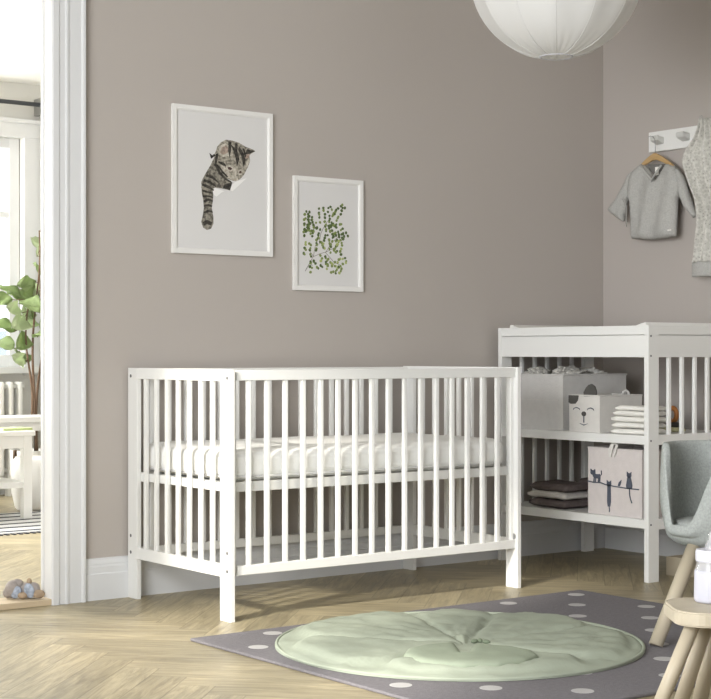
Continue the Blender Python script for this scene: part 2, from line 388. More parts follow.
# far room
FY = 4.0; FC = 2.46
struct('ceiling_far_room', B_(-4.2, 1.2, YW+.11, FY+.1, FC, FC+.1), M['ceil'])
WX0, WX1, FZ0, FZ1 = -2.3, -.84, .76, 2.13
bm = B_(-4.2, WX0, FY, FY+.12, 0, FC); box(bm, WX1, 1.2, FY, FY+.12, 0, FC); box(bm, WX0, WX1, FY, FY+.12, 0, FZ0); box(bm, WX0, WX1, FY, FY+.12, FZ1, FC)
struct('wall_far_room_back', bm, M['farwall'])
struct('wall_far_room_left', B_(-4.3, -4.2, YW+.11, FY, 0, FC), M['farwall'])
struct('wall_far_room_right', B_(1.2, 1.3, YW+.11, FY, 0, FC), M['farwall'])
bm = bmesh.new(); prism(bm, [(0, 0), (.016, 0), (.016, .1), (.008, .14), (0, .14)], lambda u, v: (-4.2, FY-u, v), lambda u, v: (1.2, FY-u, v)); struct('baseboard_far_room', bm, M['trim'])
# far window: casing, sash, bars, pane
bm = bmesh.new()
for x0, x1, z0, z1, y0, y1 in ((WX1, WX1+.11, FZ0-.05, FZ1+.06, FY-.03, FY), (WX0-.11, WX0, FZ0-.05, FZ1+.06, FY-.03, FY), (WX0-.11, WX1+.11, FZ1, FZ1+.09, FY-.035, FY),
                               (WX0-.13, WX1+.13, FZ1+.085, FZ1+.11, FY-.055, FY), (WX0-.13, WX1+.13, FZ0-.04, FZ0, FY-.12, FY)):
    box(bm, x0, x1, y0, y1, z0, z1, bev=.004)
w2 = struct('window_2', bm, M['trim'])
bm = bmesh.new(); mid = (WX0+WX1)/2
for a, b_ in ((WX0, mid-.01), (mid+.01, WX1)):
    box(bm, a+.005, a+.07, FY+.03, FY+.07, FZ0, FZ1, bev=.004); box(bm, b_-.07, b_-.005, FY+.03, FY+.07, FZ0, FZ1, bev=.004)
    box(bm, a+.02, b_-.02, FY+.0315, FY+.0685, FZ1-.06, FZ1-.002, bev=.003); box(bm, a+.02, b_-.02, FY+.0315, FY+.0685, FZ0+.002, FZ0+.07, bev=.003)
    for zz in (1.67, 1.21): box(bm, a+.02, b_-.02, FY+.035, FY+.065, zz-.017, zz+.017, bev=.003)
obj('window_sash', bm, M['trim'], w2)
obj('window_glass', B_(WX0+.02, WX1-.02, FY+.048, FY+.052, FZ0+.01, FZ1-.01), M['glass'], w2)
# ------------------------------------------------------------------ outside building seen through the far window
t = thing('neighbouring_building', (2.5, 22, -6), 'pale rendered building far outside the window of the bright room', 'building')
obj('facade', B_(-6, 11, 22, 30, -6, 3.1), M['facade'], t)
for i in range(5):
    for k in range(2):
        x = .4+i*1.6; z = -2.4+k*2.3
        f = obj('facade_window', B_(x, x+.8, 21.94, 22.02, z, z+1.4), M['trim'], t)
        obj('pane', B_(x+.07, x+.73, 21.92, 21.95, z+.07, z+1.33), M['slate'], f)
obj('roof', B_(-6.2, 11.2, 21.7, 30.2, 3.1, 3.3), M['facade'], t)

# ------------------------------------------------------------------ crib
cx0, cx1, cy0, cy1, CH = -2.318, -1.088, -.6506, .0075, .792
crib = thing('baby_crib', ((cx0+cx1)/2, (cy0+cy1)/2, 0), 'white slatted wooden baby crib along the taupe wall under the two pictures', 'crib')
TX, PD = .017, .063
for xa in (cx0, cx1-TX):
    for ya in (cy0, cy1-PD):
        lg = obj('leg', B_(xa, xa+TX, ya, ya+PD, 0, CH, bev=.002), M['white'], crib)
        xs = (xa-.0006, xa+.002) if xa == cx0 else (xa+TX-.002, xa+TX+.0006)
        yb = ya+(.020 if ya == cy0 else PD-.020)
        for z in (CH-.028, .158, .215):
            obj('bolt', T_([(xs[0], yb, z), (xs[1], yb, z)], .0058, 12), M['screw'], lg)
        if xa == cx1-TX and ya == cy0:
            obj('bolt_cover', T_([(xa-.003, yb, .185), (xa+.002, yb, .185)], .011, 16), M['metal'], lg)
    for z0, z1, nm in ((CH-.038, CH, 'top_rail'), (.138, .178, 'bottom_rail')):
        obj(nm, B_(xa+.0005, xa+TX-.0005, cy0+PD-.001, cy1-PD+.001, z0, z1, bev=.0015), M['white'], crib)
    sl = None
    for i in range(7):
        y = -.104-.0713*i
        o = obj('slat', B_(xa+.002, xa+TX-.002, y-.0085, y+.0085, .177, CH-.037, bev=.003), M['white'], crib)
for ya in (cy0+.011, cy1-.031):
    obj('top_rail', B_(cx0+TX+.014, cx1-TX, ya, ya+.020, CH-.036, CH-.003, bev=.002), M['white'], crib)
    obj('bottom_rail', B_(cx0+TX+.018, cx1-TX, ya, ya+.020, .143, .173, bev=.002), M['white'], crib)
    obj('stile', B_(cx0+TX, cx0+TX+.017, ya+.010, ya+.024, .145, CH-.008, bev=.001), M['white'], crib)
    obj('stile', B_(cx1-TX-.012, cx1-TX, ya+.010, ya+.024, .145, CH-.008, bev=.001), M['white'], crib)
    for i in range(16):
        x = -2.238+i*.0702
        obj('slat', B_(x-.0078, x+.0078, ya+.003, ya+.017, .172, CH-.035, bev=.003), M['white'], crib)
bm = bmesh.new()
box(bm, cx0+TX, cx1-TX, cy0+.050, cy0+.072, .402, .434, bev=.002); box(bm, cx0+TX, cx1-TX, cy1-.072, cy1-.050, .402, .434, bev=.002)
box(bm, cx0+TX+.001, cx0+TX+.02, cy0+.06, cy1-.06, .404, .4325, bev=.002); box(bm, cx1-TX-.02, cx1-TX-.001, cy0+.06, cy1-.06, .404, .4325, bev=.002)
for i in range(12):
    x = cx0+.09+i*.095; box(bm, x-.03, x+.03, cy0+.06, cy1-.06, .418, .430)
obj('mattress_base', bm, M['white'], crib)
# mattress
mt = thing('crib_mattress', (-1.703, -.33, .434), 'white fitted cot mattress lying on the base inside the slatted crib', 'mattress')
def mattress(x0, x1, y0, y1, z0, z1, r):
    b = bmesh.new(); nx, ny, ns = 70, 36, 8
    V = {}
    cxm, cym = (x0+x1)/2, (y0+y1)/2; hx, hy, hz = (x1-x0)/2, (y1-y0)/2, (z1-z0)/2
    bb = B_(x0, x1, y0, y1, z0, z1)
    bmesh.ops.subdivide_edges(bb, edges=[e for e in bb.edges], cuts=30, use_grid_fill=True)
    for v in bb.verts:
        p = Vector((v.co.x-cxm, v.co.y-cym, v.co.z-(z0+z1)/2))
        q = Vector((max(-hx+r, min(hx-r, p.x)), max(-hy+r, min(hy-r, p.y)), max(-hz+r, min(hz-r, p.z))))
        d = p-q
        if d.length > 1e-6: p = q+d.normalized()*min(r, max(abs(d.x), abs(d.y), abs(d.z)))
        if p.z > -hz*.6:
            p.z += .0035*nz(p.x*5, p.y*7, 3)+.002*nz(p.x*16, p.y*16, 5)
            p.y += .003*nz(p.x*14, p.z*9, 1)*(1 if abs(p.y) > hy-.03 else 0)
        v.co = p+Vector((cxm, cym, (z0+z1)/2))
    return bb
obj('cover', mattress(cx0+TX+.012, cx1-TX-.012, cy0+.042, cy1-.034, .4345, .536, .036), M['sheet'], mt, smooth=True)
bm = bmesh.new(); xa, xb, ya, yb = cx0+TX+.016, cx1-TX-.016, cy0+.046, cy1-.038
tube(bm, [(xa, ya+.02, .449), (xa+.02, ya, .449), (xb-.02, ya, .449), (xb, ya+.02, .449), (xb, yb-.02, .449), (xb-.02, yb, .449), (xa+.02, yb, .449), (xa, yb-.02, .449), (xa, ya+.02, .449)], .0035, 6, caps=False)
obj('piping', bm, M['piping'], mt, smooth=True)

# ------------------------------------------------------------------ changing table
tx0, tx1, ty0, ty1, TH = -.6313, -.103, -.8396, -.0196, .944
tb = thing('changing_table', ((tx0+tx1)/2, (ty0+ty1)/2, 0), 'tall white wooden changing table with two open shelves in the room corner', 'changing table')
for xa, sx in ((tx0, 1), (tx1-.056, 0)):
    for ya in (ty0, ty1-.022):
        lg = obj('leg', B_(xa, xa+.056, ya, ya+.022, 0, TH, bev=.002), M['white'], tb)
        if ya == ty0:
            for z in (.905, .832, .52, .212):
                obj('bolt', T_([(xa+.013, ya-.0006, z), (xa+.013, ya+.003, z)], .004, 10), M['screw'], lg)
for ya in (ty0+.001, ty1-.021):
    obj('side_board', B_(tx0+.056, tx1-.056, ya, ya+.020, .827, TH-.036, bev=.001), M['white'], tb)
    obj('side_board', B_(tx0+.052, tx1-.052, ya-.001, ya+.021, TH-.034, TH, bev=.002), M['white'], tb)
    obj('side_rail', B_(tx0+.056, tx1-.056, ya, ya+.020, .503, .541, bev=.002), M['white'], tb)
    obj('side_rail', B_(tx0+.056, tx1-.056, ya, ya+.020, .192, .231, bev=.002), M['white'], tb)
    for i in range(6):
        x = -.530+i*.0715 if ya > -.5 else -.534+i*.0715
        x = -.5+(-.01)+i*.0712 if ya > -.5 else -.511+i*.0712
        obj('slat', B_(x-.0075, x+.0075, ya+.003, ya+.017, .230, .504, bev=.003), M['white'], tb)
        obj('slat', B_(x-.0075, x+.0075, ya+.003, ya+.017, .540, .828, bev=.003), M['white'], tb)
for xa in (tx0+.002, tx1-.022):
    obj('front_board', B_(xa, xa+.020, ty0+.022, ty1-.022, .827, TH-.036, bev=.001), M['white'], tb)
    obj('front_board', B_(xa-.001, xa+.021, ty0+.0225, ty1-.0225, TH-.034, TH, bev=.002), M['white'], tb)
obj('top_panel', B_(tx0+.022, tx1-.022, ty0+.021, ty1-.021, .905, .917), M['white'], tb)
for z0, z1 in ((.505, .538), (.196, .229)):
    obj('shelf', B_(tx0+.003, tx1-.003, ty0+.022, ty1-.022, z0, z1, bev=.002), M['white'], tb)
# changing pad with raised long sides
bm = bmesh.new(); pr = []
yc = (ty0+ty1)/2; hw = (ty1-ty0)/2-.024
N_ = 40
for i in range(N_+1):
    y = -hw+2*hw*i/N_; s = abs(y)/hw
    pr.append((y, .917+.02+.026*max(0, (s-.78)/.22)**.8*(1 if s < .93 else max(0, 1-((s-.93)/.07)**2)) if abs(s) < .999 else .9185))
pr = pr+[(hw, .9175), (-hw, .9175)]
prism(bm, pr, lambda u, v: (tx0+.03, yc+u, v), lambda u, v: (tx1-.03, yc+u, v))
tag(obj('changing_pad', bm, M['pad'], smooth=False), 'thin white changing pad with raised edges in the tray on top of the changing table', 'changing pad')

# ------------------------------------------------------------------ fabric boxes on the shelves
def fabric_box(root, x0, x1, y0, y1, z0, z1, m, wob=.004, open_=True, th=.006):
    """open fabric box with soft, slightly sagging walls"""
    b = bmesh.new()
    def wall(p, q, inw):
        n1, n2 = 14, 10; g = []
        for i in range(n1+1):
            for j in range(n2+1):
                s = i/n1; t_ = j/n2; a = Vector(p).lerp(Vector(q), s)
                z = z0+(z1-z0)*t_
                off = math.sin(PI*s)*math.sin(PI*t_*.9)*wob+wob*.7*nz(a.x*9, a.y*9, z*9)*math.sin(PI*s)
                z -= .004*math.sin(PI*s)*t_
                g.append((Vector((a.x, a.y, z))+Vector(inw)*off))
        return g, n1, n2
    for p, q, inw in (((x0, y0, 0), (x1, y0, 0), (0, -1, 0)), ((x1, y0, 0), (x1, y1, 0), (1, 0, 0)), ((x1, y1, 0), (x0, y1, 0), (0, 1, 0)), ((x0, y1, 0), (x0, y0, 0), (-1, 0, 0))):
        g, n1, n2 = wall(p, q, inw); o_ = [b.verts.new(v) for v in g]; i_ = [b.verts.new(v-Vector(inw)*th) for v in g]
        for i in range(n1):
            for j in range(n2):
                a = i*(n2+1)+j; f = (a, a+n2+1, a+n2+2, a+1)
                b.faces.new([o_[k] for k in f]); b.faces.new([i_[k] for k in f][::-1])
            a = i*(n2+1)+n2; b.faces.new([o_[a], o_[a+n2+1], i_[a+n2+1], i_[a]])
        for i in (0, n1):
            for j in range(n2): a = i*(n2+1)+j; b.faces.new([o_[a], o_[a+1], i_[a+1], i_[a]])
    bmesh.ops.remove_doubles(b, verts=b.verts[:], dist=.0005)
    bmesh.ops.recalc_face_normals(b, faces=b.faces[:])
    box(b, x0+.002, x1-.002, y0+.002, y1-.002, z0, z0+.005)
    return obj('body', b, m, root, smooth=False)
def rim(root, x0, x1, y0, y1, z, m, r=.0035):
    return obj('rim', T_([(x0, y0, z), (x1, y0, z), (x1, y1, z), (x0, y1, z), (x0, y0, z)], r, 6), m, root)
SH1, SH2 = .5385, .2295
bx = thing('storage_box', (-.41, -.2, SH1), 'large light grey fabric storage box on the upper shelf, overflowing with clothes', 'storage box')
fabric_box(bx, -.58, -.225, -.343, -.058, SH1, .757, M['box'], .006)
rim(bx, -.582, -.223, -.345, -.056, .756, M['box'])
obj('stitching', B_(-.588, -.586, -.325, -.075, .655, .657), M['boxw'], bx)
def crumple(name, cx_, cy_, z, rx, ry, h, seed, m, label):
    b = bmesh.new(); bmesh.ops.create_icosphere(b, subdivisions=5, radius=1)
    for v in b.verts:
        p = v.co.copy(); n_ = abs(nz(p.x*2.2+seed, p.y*2.2, p.z*2.2))+.6*abs(nz(p.x*4.5, p.y*4.5+seed, p.z*4))
        k = 1+.5*(n_-.35)
        v.co = Vector((cx_+p.x*rx*k, cy_+p.y*ry*k, z+max(-.25, p.z)*h*k))
    return tag(obj(name, b, m, smooth=True), label, 'clothing', 'clothes heaped in the large grey box')
crumple('folded_garment', -.495, -.115, .756, .052, .045, .028, 1.3, M['muslin2'], 'crumpled patterned grey garment at the left of the large fabric box')
crumple('folded_garment', -.46, -.255, .756, .080, .055, .030, 5.1, M['muslin2'], 'crumpled speckled garment at the right front of the large fabric box')
crumple('folded_garment', -.305, -.20, .756, .045, .09, .026, 9.7, M['muslin'], 'plain whitish garment further back in the large fabric box')

sb = thing('storage_box', (-.49, -.485, SH1), 'small white fabric box with a sleepy puppy face and one grey ear', 'storage box')
SX, SY0, SY1, SZ = -.61, -.572, -.408, .679
fabric_box(sb, SX, -.378, SY0, SY1, SH1, SZ, M['boxw'], .002)
rim(sb, SX, -.378, SY0, SY1, SZ, M['boxw'], .003)
bm = bmesh.new()
def facep(bm, pts, d=.0035, mi=0):   # pts (u: 0 at left edge .. 1 right edge, v: height share) on the -x face
    f = lambda dd: (lambda u, v: (SX-dd, SY1+(SY0-SY1)*u, SH1+(SZ-SH1)*v))
    return prism(bm, pts, f(.002), f(d+.001), mi)
def disc(cu, cv, ru, rv, n=20): return [(cu+ru*math.cos(2*PI*k/n), cv+rv*math.sin(2*PI*k/n)) for k in range(n)]
facep(bm, [(.0, 1.0), (.33, 1.0), (.30, .86), (.22, .77), (.08, .76), (0, .80)])
obj('ear_patch', bm, M['dark'], sb)
bm = bmesh.new(); facep(bm, disc(.50, .50, .07, .065)); obj('nose', bm, M['dark'], sb)
bm = bmesh.new()
for c in (.26, .72):
    facep(bm, [(c-.11, .60), (c-.09, .65), (c, .68), (c+.09, .65), (c+.11, .60), (c+.08, .635), (c, .655), (c-.08, .635)])
facep(bm, [(.49, .44), (.51, .44), (.51, .26), (.49, .26)]); facep(bm, [(.36, .24), (.5, .18), (.64, .24), (.5, .205)])
obj('printed_face', bm, M['charc'], sb)
def earp(name, y0, y1, m, z1):
    ym = (y0+y1)/2; po = [(y0, SZ-.01)]+[(ym+(y1-y0)/2*math.cos(a)*-1, SZ+z1*math.sin(a)) for a in [PI*k/10 for k in range(1, 10)]]+[(y1, SZ-.01)]
    b = bmesh.new(); prism(b, po, lambda u, v: (SX+.006, u, v), lambda u, v: (SX+.012, u, v)); return obj(name, b, m, sb)
b = bmesh.new(); prism(b, [(-.487, SZ-.008), (-.484, SZ+.012), (-.497, SZ+.030), (-.510, SZ+.041), (-.525, SZ+.045), (-.542, SZ+.036), (-.550, SZ+.018), (-.550, SZ-.008)], lambda u, v: (SX+.001+.0, u, v), lambda u, v: (SX+.008, u, v))
obj('ear', b, M['dark'], sb, label='dark grey upright ear')
b = bmesh.new(); tube(b, [(-.395, -.487, .668), (-.392, -.487, .690), (-.386, -.494, .698), (-.380, -.50, .690), (-.378, -.505, .668)], .005, 8)
obj('handle', b, M['boxw'], sb)

# lower box with cats printed on it
CX, CY0, CY1, CZ = -.608, -.786, -.508, .500
cb = thing('storage_box', (-.48, -.647, SH2), 'tall pinkish white fabric box printed with cats sitting on a branch', 'storage box')
fabric_box(cb, CX, -.36, CY0, CY1, SH2, CZ-.018, M['boxp'], .0015)
rim(cb, CX, -.36, CY0, CY1, CZ-.019, M['boxp'], .003)
b = bmesh.new(); prism(b, [(-.625, CZ-.05), (-.636, CZ-.05), (-.650, CZ-.004), (-.66, CZ+.0), (-.645, CZ-.05), (-.652, CZ-.05), (-.672, CZ-.002), (-.660, CZ+.0025), (-.636, CZ+.001), (-.622, CZ-.02)], lambda u, v: (CX-.008, u, v), lambda u, v: (CX-.004, u, v))
obj('handle', b, M['boxw'], cb)
bm = bmesh.new()
# silhouettes drawn in shares of the front face (u to the right, v up)
def cf(bm, pts, mi=0, d=.0015):
    f = lambda dd: (lambda u, v: (CX-.0022-dd, CY1+(CY0-CY1)*u, SH2+(CZ-.018-SH2)*v))
    return prism(bm, pts, f(-.003), f(d), mi)
def stroke(bm, fn, pts, w):
    for (a, b2), (c, d) in zip(pts, pts[1:]):
        dx, dy = c-a, d-b2; l = math.hypot(dx, dy); nx, ny = -dy/l*w/2, dx/l*w/2
        fn(bm, [(a+nx, b2+ny), (c+nx, d+ny), (c-nx, d-ny), (a-nx, b2-ny)])
stroke(bm, cf, [(0, .485), (.12, .472), (.24, .478), (.35, .452), (.5, .44), (.75, .425), (.95, .425)], .016)
cf(bm, disc(.10, .62, .045, .035)); cf(bm, [(.06, .63), (.055, .675), (.09, .65)]); cf(bm, [(.11, .65), (.14, .675), (.145, .63)])
cf(bm, [(.1, .62), (.16, .60), (.23, .605), (.245, .56), (.22, .535), (.13, .535), (.1, .57)])
for x in (.125, .155, .21, .235): stroke(bm, cf, [(x, .55), (x-.008, .475)], .014)
stroke(bm, cf, [(.235, .58), (.265, .60), (.258, .66)], .010)
cf(bm, disc(.405, .47, .042, .035)); cf(bm, [(.365, .48), (.365, .525), (.395, .5)]); cf(bm, [(.415, .5), (.445, .525), (.445, .48)])
cf(bm, [(.375, .46), (.437, .46), (.440, .30), (.44, .20), (.425, .13), (.385, .13), (.372, .2), (.375, .33)]); stroke(bm, cf, [(.405, .14), (.415, .08), (.408, .05)], .010)
cf(bm, [(.57, .452), (.585, .50), (.61, .525), (.635, .545), (.63, .50), (.615, .462), (.595, .446)])
cf(bm, disc(.775, .62, .040, .034)); cf(bm, [(.738, .635), (.735, .675), (.768, .65)]); cf(bm, [(.782, .65), (.815, .675), (.812, .635)])
cf(bm, [(.75, .61), (.80, .61), (.82, .53), (.832, .47), (.82, .42), (.73, .42), (.722, .47), (.737, .54)])
stroke(bm, cf, [(.78, .42), (.785, .33), (.80, .27), (.825, .215)], .012)
obj('printed_cats', bm, M['charc'], cb)

# ------------------------------------------------------------------ folded cloths
def folded(name, x0, x1, y0, y1, z0, z1, layers, m, seed, label, cat, group, lean=0):
    """a cloth folded so its rounded folds face -x; each layer a soft slab"""
    b = bmesh.new(); h = (z1-z0)/layers
    for L_ in range(layers):
        za, zb = z0+L_*h, z0+(L_+1)*h*1.0
        bb = B_(x0+.003*nz(seed, L_), x1, y0+.004*nz(seed*2, L_, 3), y1, za+.0003, zb-.0002)
        bmesh.ops.subdivide_edges(bb, edges=bb.edges[:], cuts=11, use_grid_fill=True)
        r = h*.46; cxm, cym, czm = (x0+x1)/2, (y0+y1)/2, (za+zb)/2; hx, hy, hz = (x1-x0)/2, (y1-y0)/2, (zb-za)/2
        for v in bb.verts:
            p = v.co-Vector((cxm, cym, czm))
            q = Vector((max(-hx+r, min(hx-r, p.x)), max(-hy+r, min(hy-r, p.y)), 0)); d = p-q
            if abs(d.x)+abs(d.y) > 1e-6:
                k = math.hypot(d.x, d.y); kk = min(1, k/r); p.z *= math.sqrt(max(0.02, 1-kk**3*.85))
            wv = .22*h*nz(v.co.x*14+seed, v.co.y*14, seed)
            p.z += wv*(1 if abs(p.x)+abs(p.y) > .2*hx else .5)*.6
            p.x += .004*nz(v.co.y*22+seed, L_*3, seed); p.y += .004*nz(v.co.x*22+seed, L_*5, seed)
            v.co = p+Vector((cxm, cym, czm))
        merge(b, bb)
    lo = min(v.co.z for v in b.verts)
    bmesh.ops.translate(b, verts=b.verts[:], vec=(0, 0, z0-lo+.0002))
    return tag(obj(name, b, m, smooth=True), label, cat, group)
words = ['lowest', 'second from the bottom', 'middle', 'second from the top', 'topmost']
z = SH1
hs = [.021, .021, .021, .020, .019]
for i, h in enumerate(hs):
    dx = [.0, .004, -.003, .002, .008][i]
    folded('muslin_cloth', -.617+dx, -.49, -.808+[0, .004, -.002, .003, .004][i], -.634-[0, .002, .006, .010, .020][i], z, z+h-.0008, 1, M['muslin'], 3.1*i+1,
           'white folded muslin cloth, %s of the five beside the puppy box' % words[i], 'cloth', 'white folded cloths on the upper shelf'); z += h+.0012
z = SH2
for i, (h, m_, nm) in enumerate(((.032, 'towel', 'dark taupe folded towel at the bottom of the front towel stack'), (.029, 'towelw', 'whitish folded towel between two dark ones in the front stack'), (.032, 'towel', 'dark taupe folded towel on top of the front towel stack'))):
    folded('folded_towel', -.60+.004*i, -.44, -.375+[0, .006, .0][i], -.158-[0.012, 0, .010][i], z, z+h-.001, 1, M[m_], 5.7*i+2, nm, 'towel', 'towels on the lower shelf'); z += h+.0015
z = SH2
for i, (h, m_, nm) in enumerate(((.040, 'towel', 'dark folded towel at the bottom of the rear stack next to the cat box'), (.020, 'towelw', 'pale folded towel in the middle of the rear stack next to the cat box'), (.040, 'towel', 'dark folded towel topmost of the rear stack next to the cat box'))):
    folded('folded_towel', -.42, -.24, -.42, -.255, z, z+h-.001, 1, M[m_], 4.3*i+9, nm, 'towel', 'towels on the lower shelf'); z += h+.003
# small things at the back of the upper shelf, seen between the side slats
t = thing('wooden_toy', (-.235, -.60, SH1), 'small orange-brown wooden ring toy standing at the back of the upper shelf', 'toy')
obj('base', lathe(bmesh.new(), (-.235, -.60, SH1+.0003), [(0, 0), (.026, 0), (.028, .004), (.028, .026), (.022, .032), (0, .032)], 24), M['dark'], t, smooth=True)  # dark disc stands in for the shadow below the ring
ringp = [(-.235, -.60+.022*math.cos(a), SH1+.062+.026*math.sin(a)) for a in [2*PI*k/20 for k in range(21)]]
obj('ring', T_(ringp, .0095, 10, caps=False), M['toyw'], t, smooth=True)
folded('folded_cloth', -.345, -.285, -.71, -.63, SH1, SH1+.016, 1, M['yellow'], 8.8, 'small pale yellow folded cloth lying between white cloths and wooden toy', 'cloth', None)

# ------------------------------------------------------------------ pictures
def picture(x0, x1, z0, z1, label, fw=.020):
    t = thing('framed_picture', ((x0+x1)/2, YW, z0), label, 'picture')
    b = bmesh.new(); yf, yb = YW-.015, YW-.001
    pr = [(0, yb), (0, yf), (fw*.72, yf), (fw, yf+.004), (fw, yb)]
    # mitred frame: one ring of profile corners
    V = [[None]*len(pr) for _ in range(4)]
    for c, (sx, sz) in enumerate(((x0, z0), (x1, z0), (x1, z1), (x0, z1))):
        dx = 1 if sx == x0 else -1; dz = 1 if sz == z0 else -1
        for k, (o_, y) in enumerate(pr): V[c][k] = b.verts.new((sx+dx*o_, y, sz+dz*o_))
    for c in range(4):
        for k in range(len(pr)):
            k2 = (k+1) % len(pr); b.faces.new((V[c][k], V[(c+1) % 4][k], V[(c+1) % 4][k2], V[c][k2]))
    bmesh.ops.recalc_face_normals(b, faces=b.faces[:])
    obj('frame', b, M['pic'], t)
    b = B_(x0+fw-.002, x1-fw+.002, YW-.0075, YW-.0045, z0+fw-.002, z1-fw+.002)
    obj('print', b, M['paper'], t); return t
cat = picture(-2.138, -1.715, 1.196, 1.722, 'larger framed picture of a tabby kitten reaching through torn paper')
ax, az = -1.927, 1.461
ART = {
 'head': ('furh', [(-24,123),(-10,138),(13,151),(40,150),(70,144),(97,132),(134,123),(139,118),(121,108),(113,102),(117,82),(107,58),(90,29),(73,12),(56,4),(40,5),(16,12),(0,23),(-17,38),(-27,55),(-34,71),(-37,91),(-30,105)]),
 'body': ('fur', [(-34,88),(-53,53),(-73,23),(-87,0),(-91,-28),(-83,-44),(-60,-49),(-40,-42),(-34,-25),(-7,-26),(30,-31),(40,-3),(0,23)]),
 'arm': ('fur', [(-91,-6),(-89,-45),(-83,-72),(-80,-100),(-85,-129),(-91,-151),(-83,-170),(-67,-179),(-50,-173),(-40,-154),(-40,-132),(-47,-98),(-42,-70),(-40,-42),(-37,-8)]),
 'line': ('furd', [(-17,101),(-27,60),(-10,34),(14,12),(36,2),(36,-4),(8,6),(-18,26),(-36,56),(-30,96)]), 'tuft': ('furd', [(-57,98),(-50,77),(-30,91),(-37,96),(-45,90)]),
 'flap1': ('flap', [(-45,-31),(-34,-26),(6,-35),(-6,-41),(-27,-57),(-40,-50)]),
 'flap2': ('flap', [(30,-29),(40,-9),(56,3),(102,18),(40,-34)]),
 'ear1': ('furl', [(-20,96),(-14,126),(10,138),(34,128),(45,98),(24,92),(0,88)]),
 'ear1in': ('furp', [(-12,100),(-6,120),(12,130),(26,120),(20,104),(4,96)]),
 'ear2': ('furd', [(97,109),(104,124),(139,119),(114,107),(94,100)]),
 'ear2in': ('furp', [(92,103),(115,107),(113,93),(94,89)]),
 'cheek': ('furl', [(-12,59),(6,54),(33,28),(40,7),(16,18),(-4,38)]),
 'noseb': ('furl', [(48,54),(61,55),(56,21),(40,9),(41,31)]),
 'er1': ('furl', [(12,58),(32,60),(48,48),(34,36),(18,40)]), 'er2': ('furl', [(64,42),(78,50),(86,40),(80,28),(68,26)]), 'eye1': ('nosep', [(19,52),(30,54),(41,47),(31,42),(22,45)]), 'eye2': ('nosep', [(68,39),(78,44),(80,36),(71,32)]),
 'nose': ('nosep', [(40,13),(54,14),(53,5),(44,5)]), 'chest': ('furd', [(6,-11),(40,0),(30,-31),(0,-24)]),
 's1': ('furd', [(-80,3),(-53,-3),(-27,-19),(-30,-23),(-57,-12),(-83,-5)]), 's2': ('furd', [(-87,-14),(-60,-19),(-37,-33),(-40,-37),(-63,-29),(-89,-21)]),
 's3': ('furd', [(-67,21),(-40,14),(-17,-4),(-20,-8),(-45,6),(-72,13)]), 's4': ('furd', [(-89,-34),(-67,-39),(-42,-43),(-42,-48),(-67,-46),(-87,-42)]),
 's5': ('furd', [(-81,-72),(-60,-65),(-43,-70),(-43,-77),(-60,-74),(-82,-81)]), 's6': ('furd', [(-80,-89),(-60,-85),(-45,-90),(-47,-96),(-60,-94),(-80,-96)]),
 's7': ('furd', [(-81,-114),(-63,-106),(-44,-110),(-43,-116),(-63,-114),(-82,-122)]), 's8': ('furd', [(-85,-56),(-67,-54),(-42,-58),(-42,-62),(-67,-60),(-84,-62)]),
 'f1': ('furd', [(-19,72),(6,66),(14,55),(0,57),(-20,65)]), 'f2': ('furd', [(33,135),(60,118),(70,84),(60,58),(54,89),(43,116)]),
 'f3': ('furd', [(70,130),(88,108),(97,81),(88,57),(81,91),(66,118)]), 'f4': ('furl', [(107,87),(115,82),(104,61),(88,45),(97,66)]),
 'm1': ('furl', [(30,18),(42,6),(56,4),(66,10),(60,22),(44,22)]),
 'h1': ('furd', [(24,146),(36,146),(34,112),(28,86),(22,110)]), 'h2': ('furd', [(52,142),(62,140),(60,110),(54,92),(50,112)]),
 'h3': ('furd', [(84,128),(92,122),(100,100),(96,92),(90,106)]), 'c1': ('furd', [(-30,62),(-14,52),(0,36),(-4,34),(-18,46),(-29,54)]), 'c2': ('furd', [(-8,42),(8,30),(22,18),(16,16),(2,26),(-8,34)]),
 'pawd': ('furd', [(-86,-151),(-67,-142),(-44,-150),(-50,-162),(-67,-158),(-81,-163)]),
}
mats = ['furh', 'fur', 'furd', 'furl', 'furp', 'flap', 'nosep']; bm = bmesh.new()
for i, (k, (m_, pts)) in enumerate(ART.items()):
    lev = .0078+.00004*i
    y = YW-lev
    prism(bm, [(a/1000, c/1000) for a, c in pts], lambda u, v: (ax+u, YW-.0074, az+v), lambda u, v, y=y: (ax+u, y, az+v), mats.index(m_))
obj('printed_kitten', bm, [M[k] for k in mats], cat)
fern = picture(-1.619, -1.297, 1.077, 1.503, 'smaller framed picture of a green leafy sprig on white')
fx, fz = -1.461, 1.291; bm = bmesh.new()
def fpl(pts, mi, y): prism(bm, pts, lambda u, v: (fx+u/1000, YW-.0074, fz+v/1000), lambda u, v: (fx+u/1000, y, fz+v/1000), mi)
for st in ([(-104,-143),(-66,-85),(-58,-48),(-46,-22)], [(-66,-87),(-36,-75),(-4,-66),(44,-44)], [(-104,-143),(-84,-113),(-70,-120)], [(-40,-40),(-32,2),(-19,24),(0,50)], [(-11,-70),(20,-30),(66,4)], [(-66,-85),(-90,-60)], [(-10,-70),(30,-105),(60,-115)]):
    stroke(bm, lambda b, p: fpl(p, 3, YW-.0079), st, 1.6)
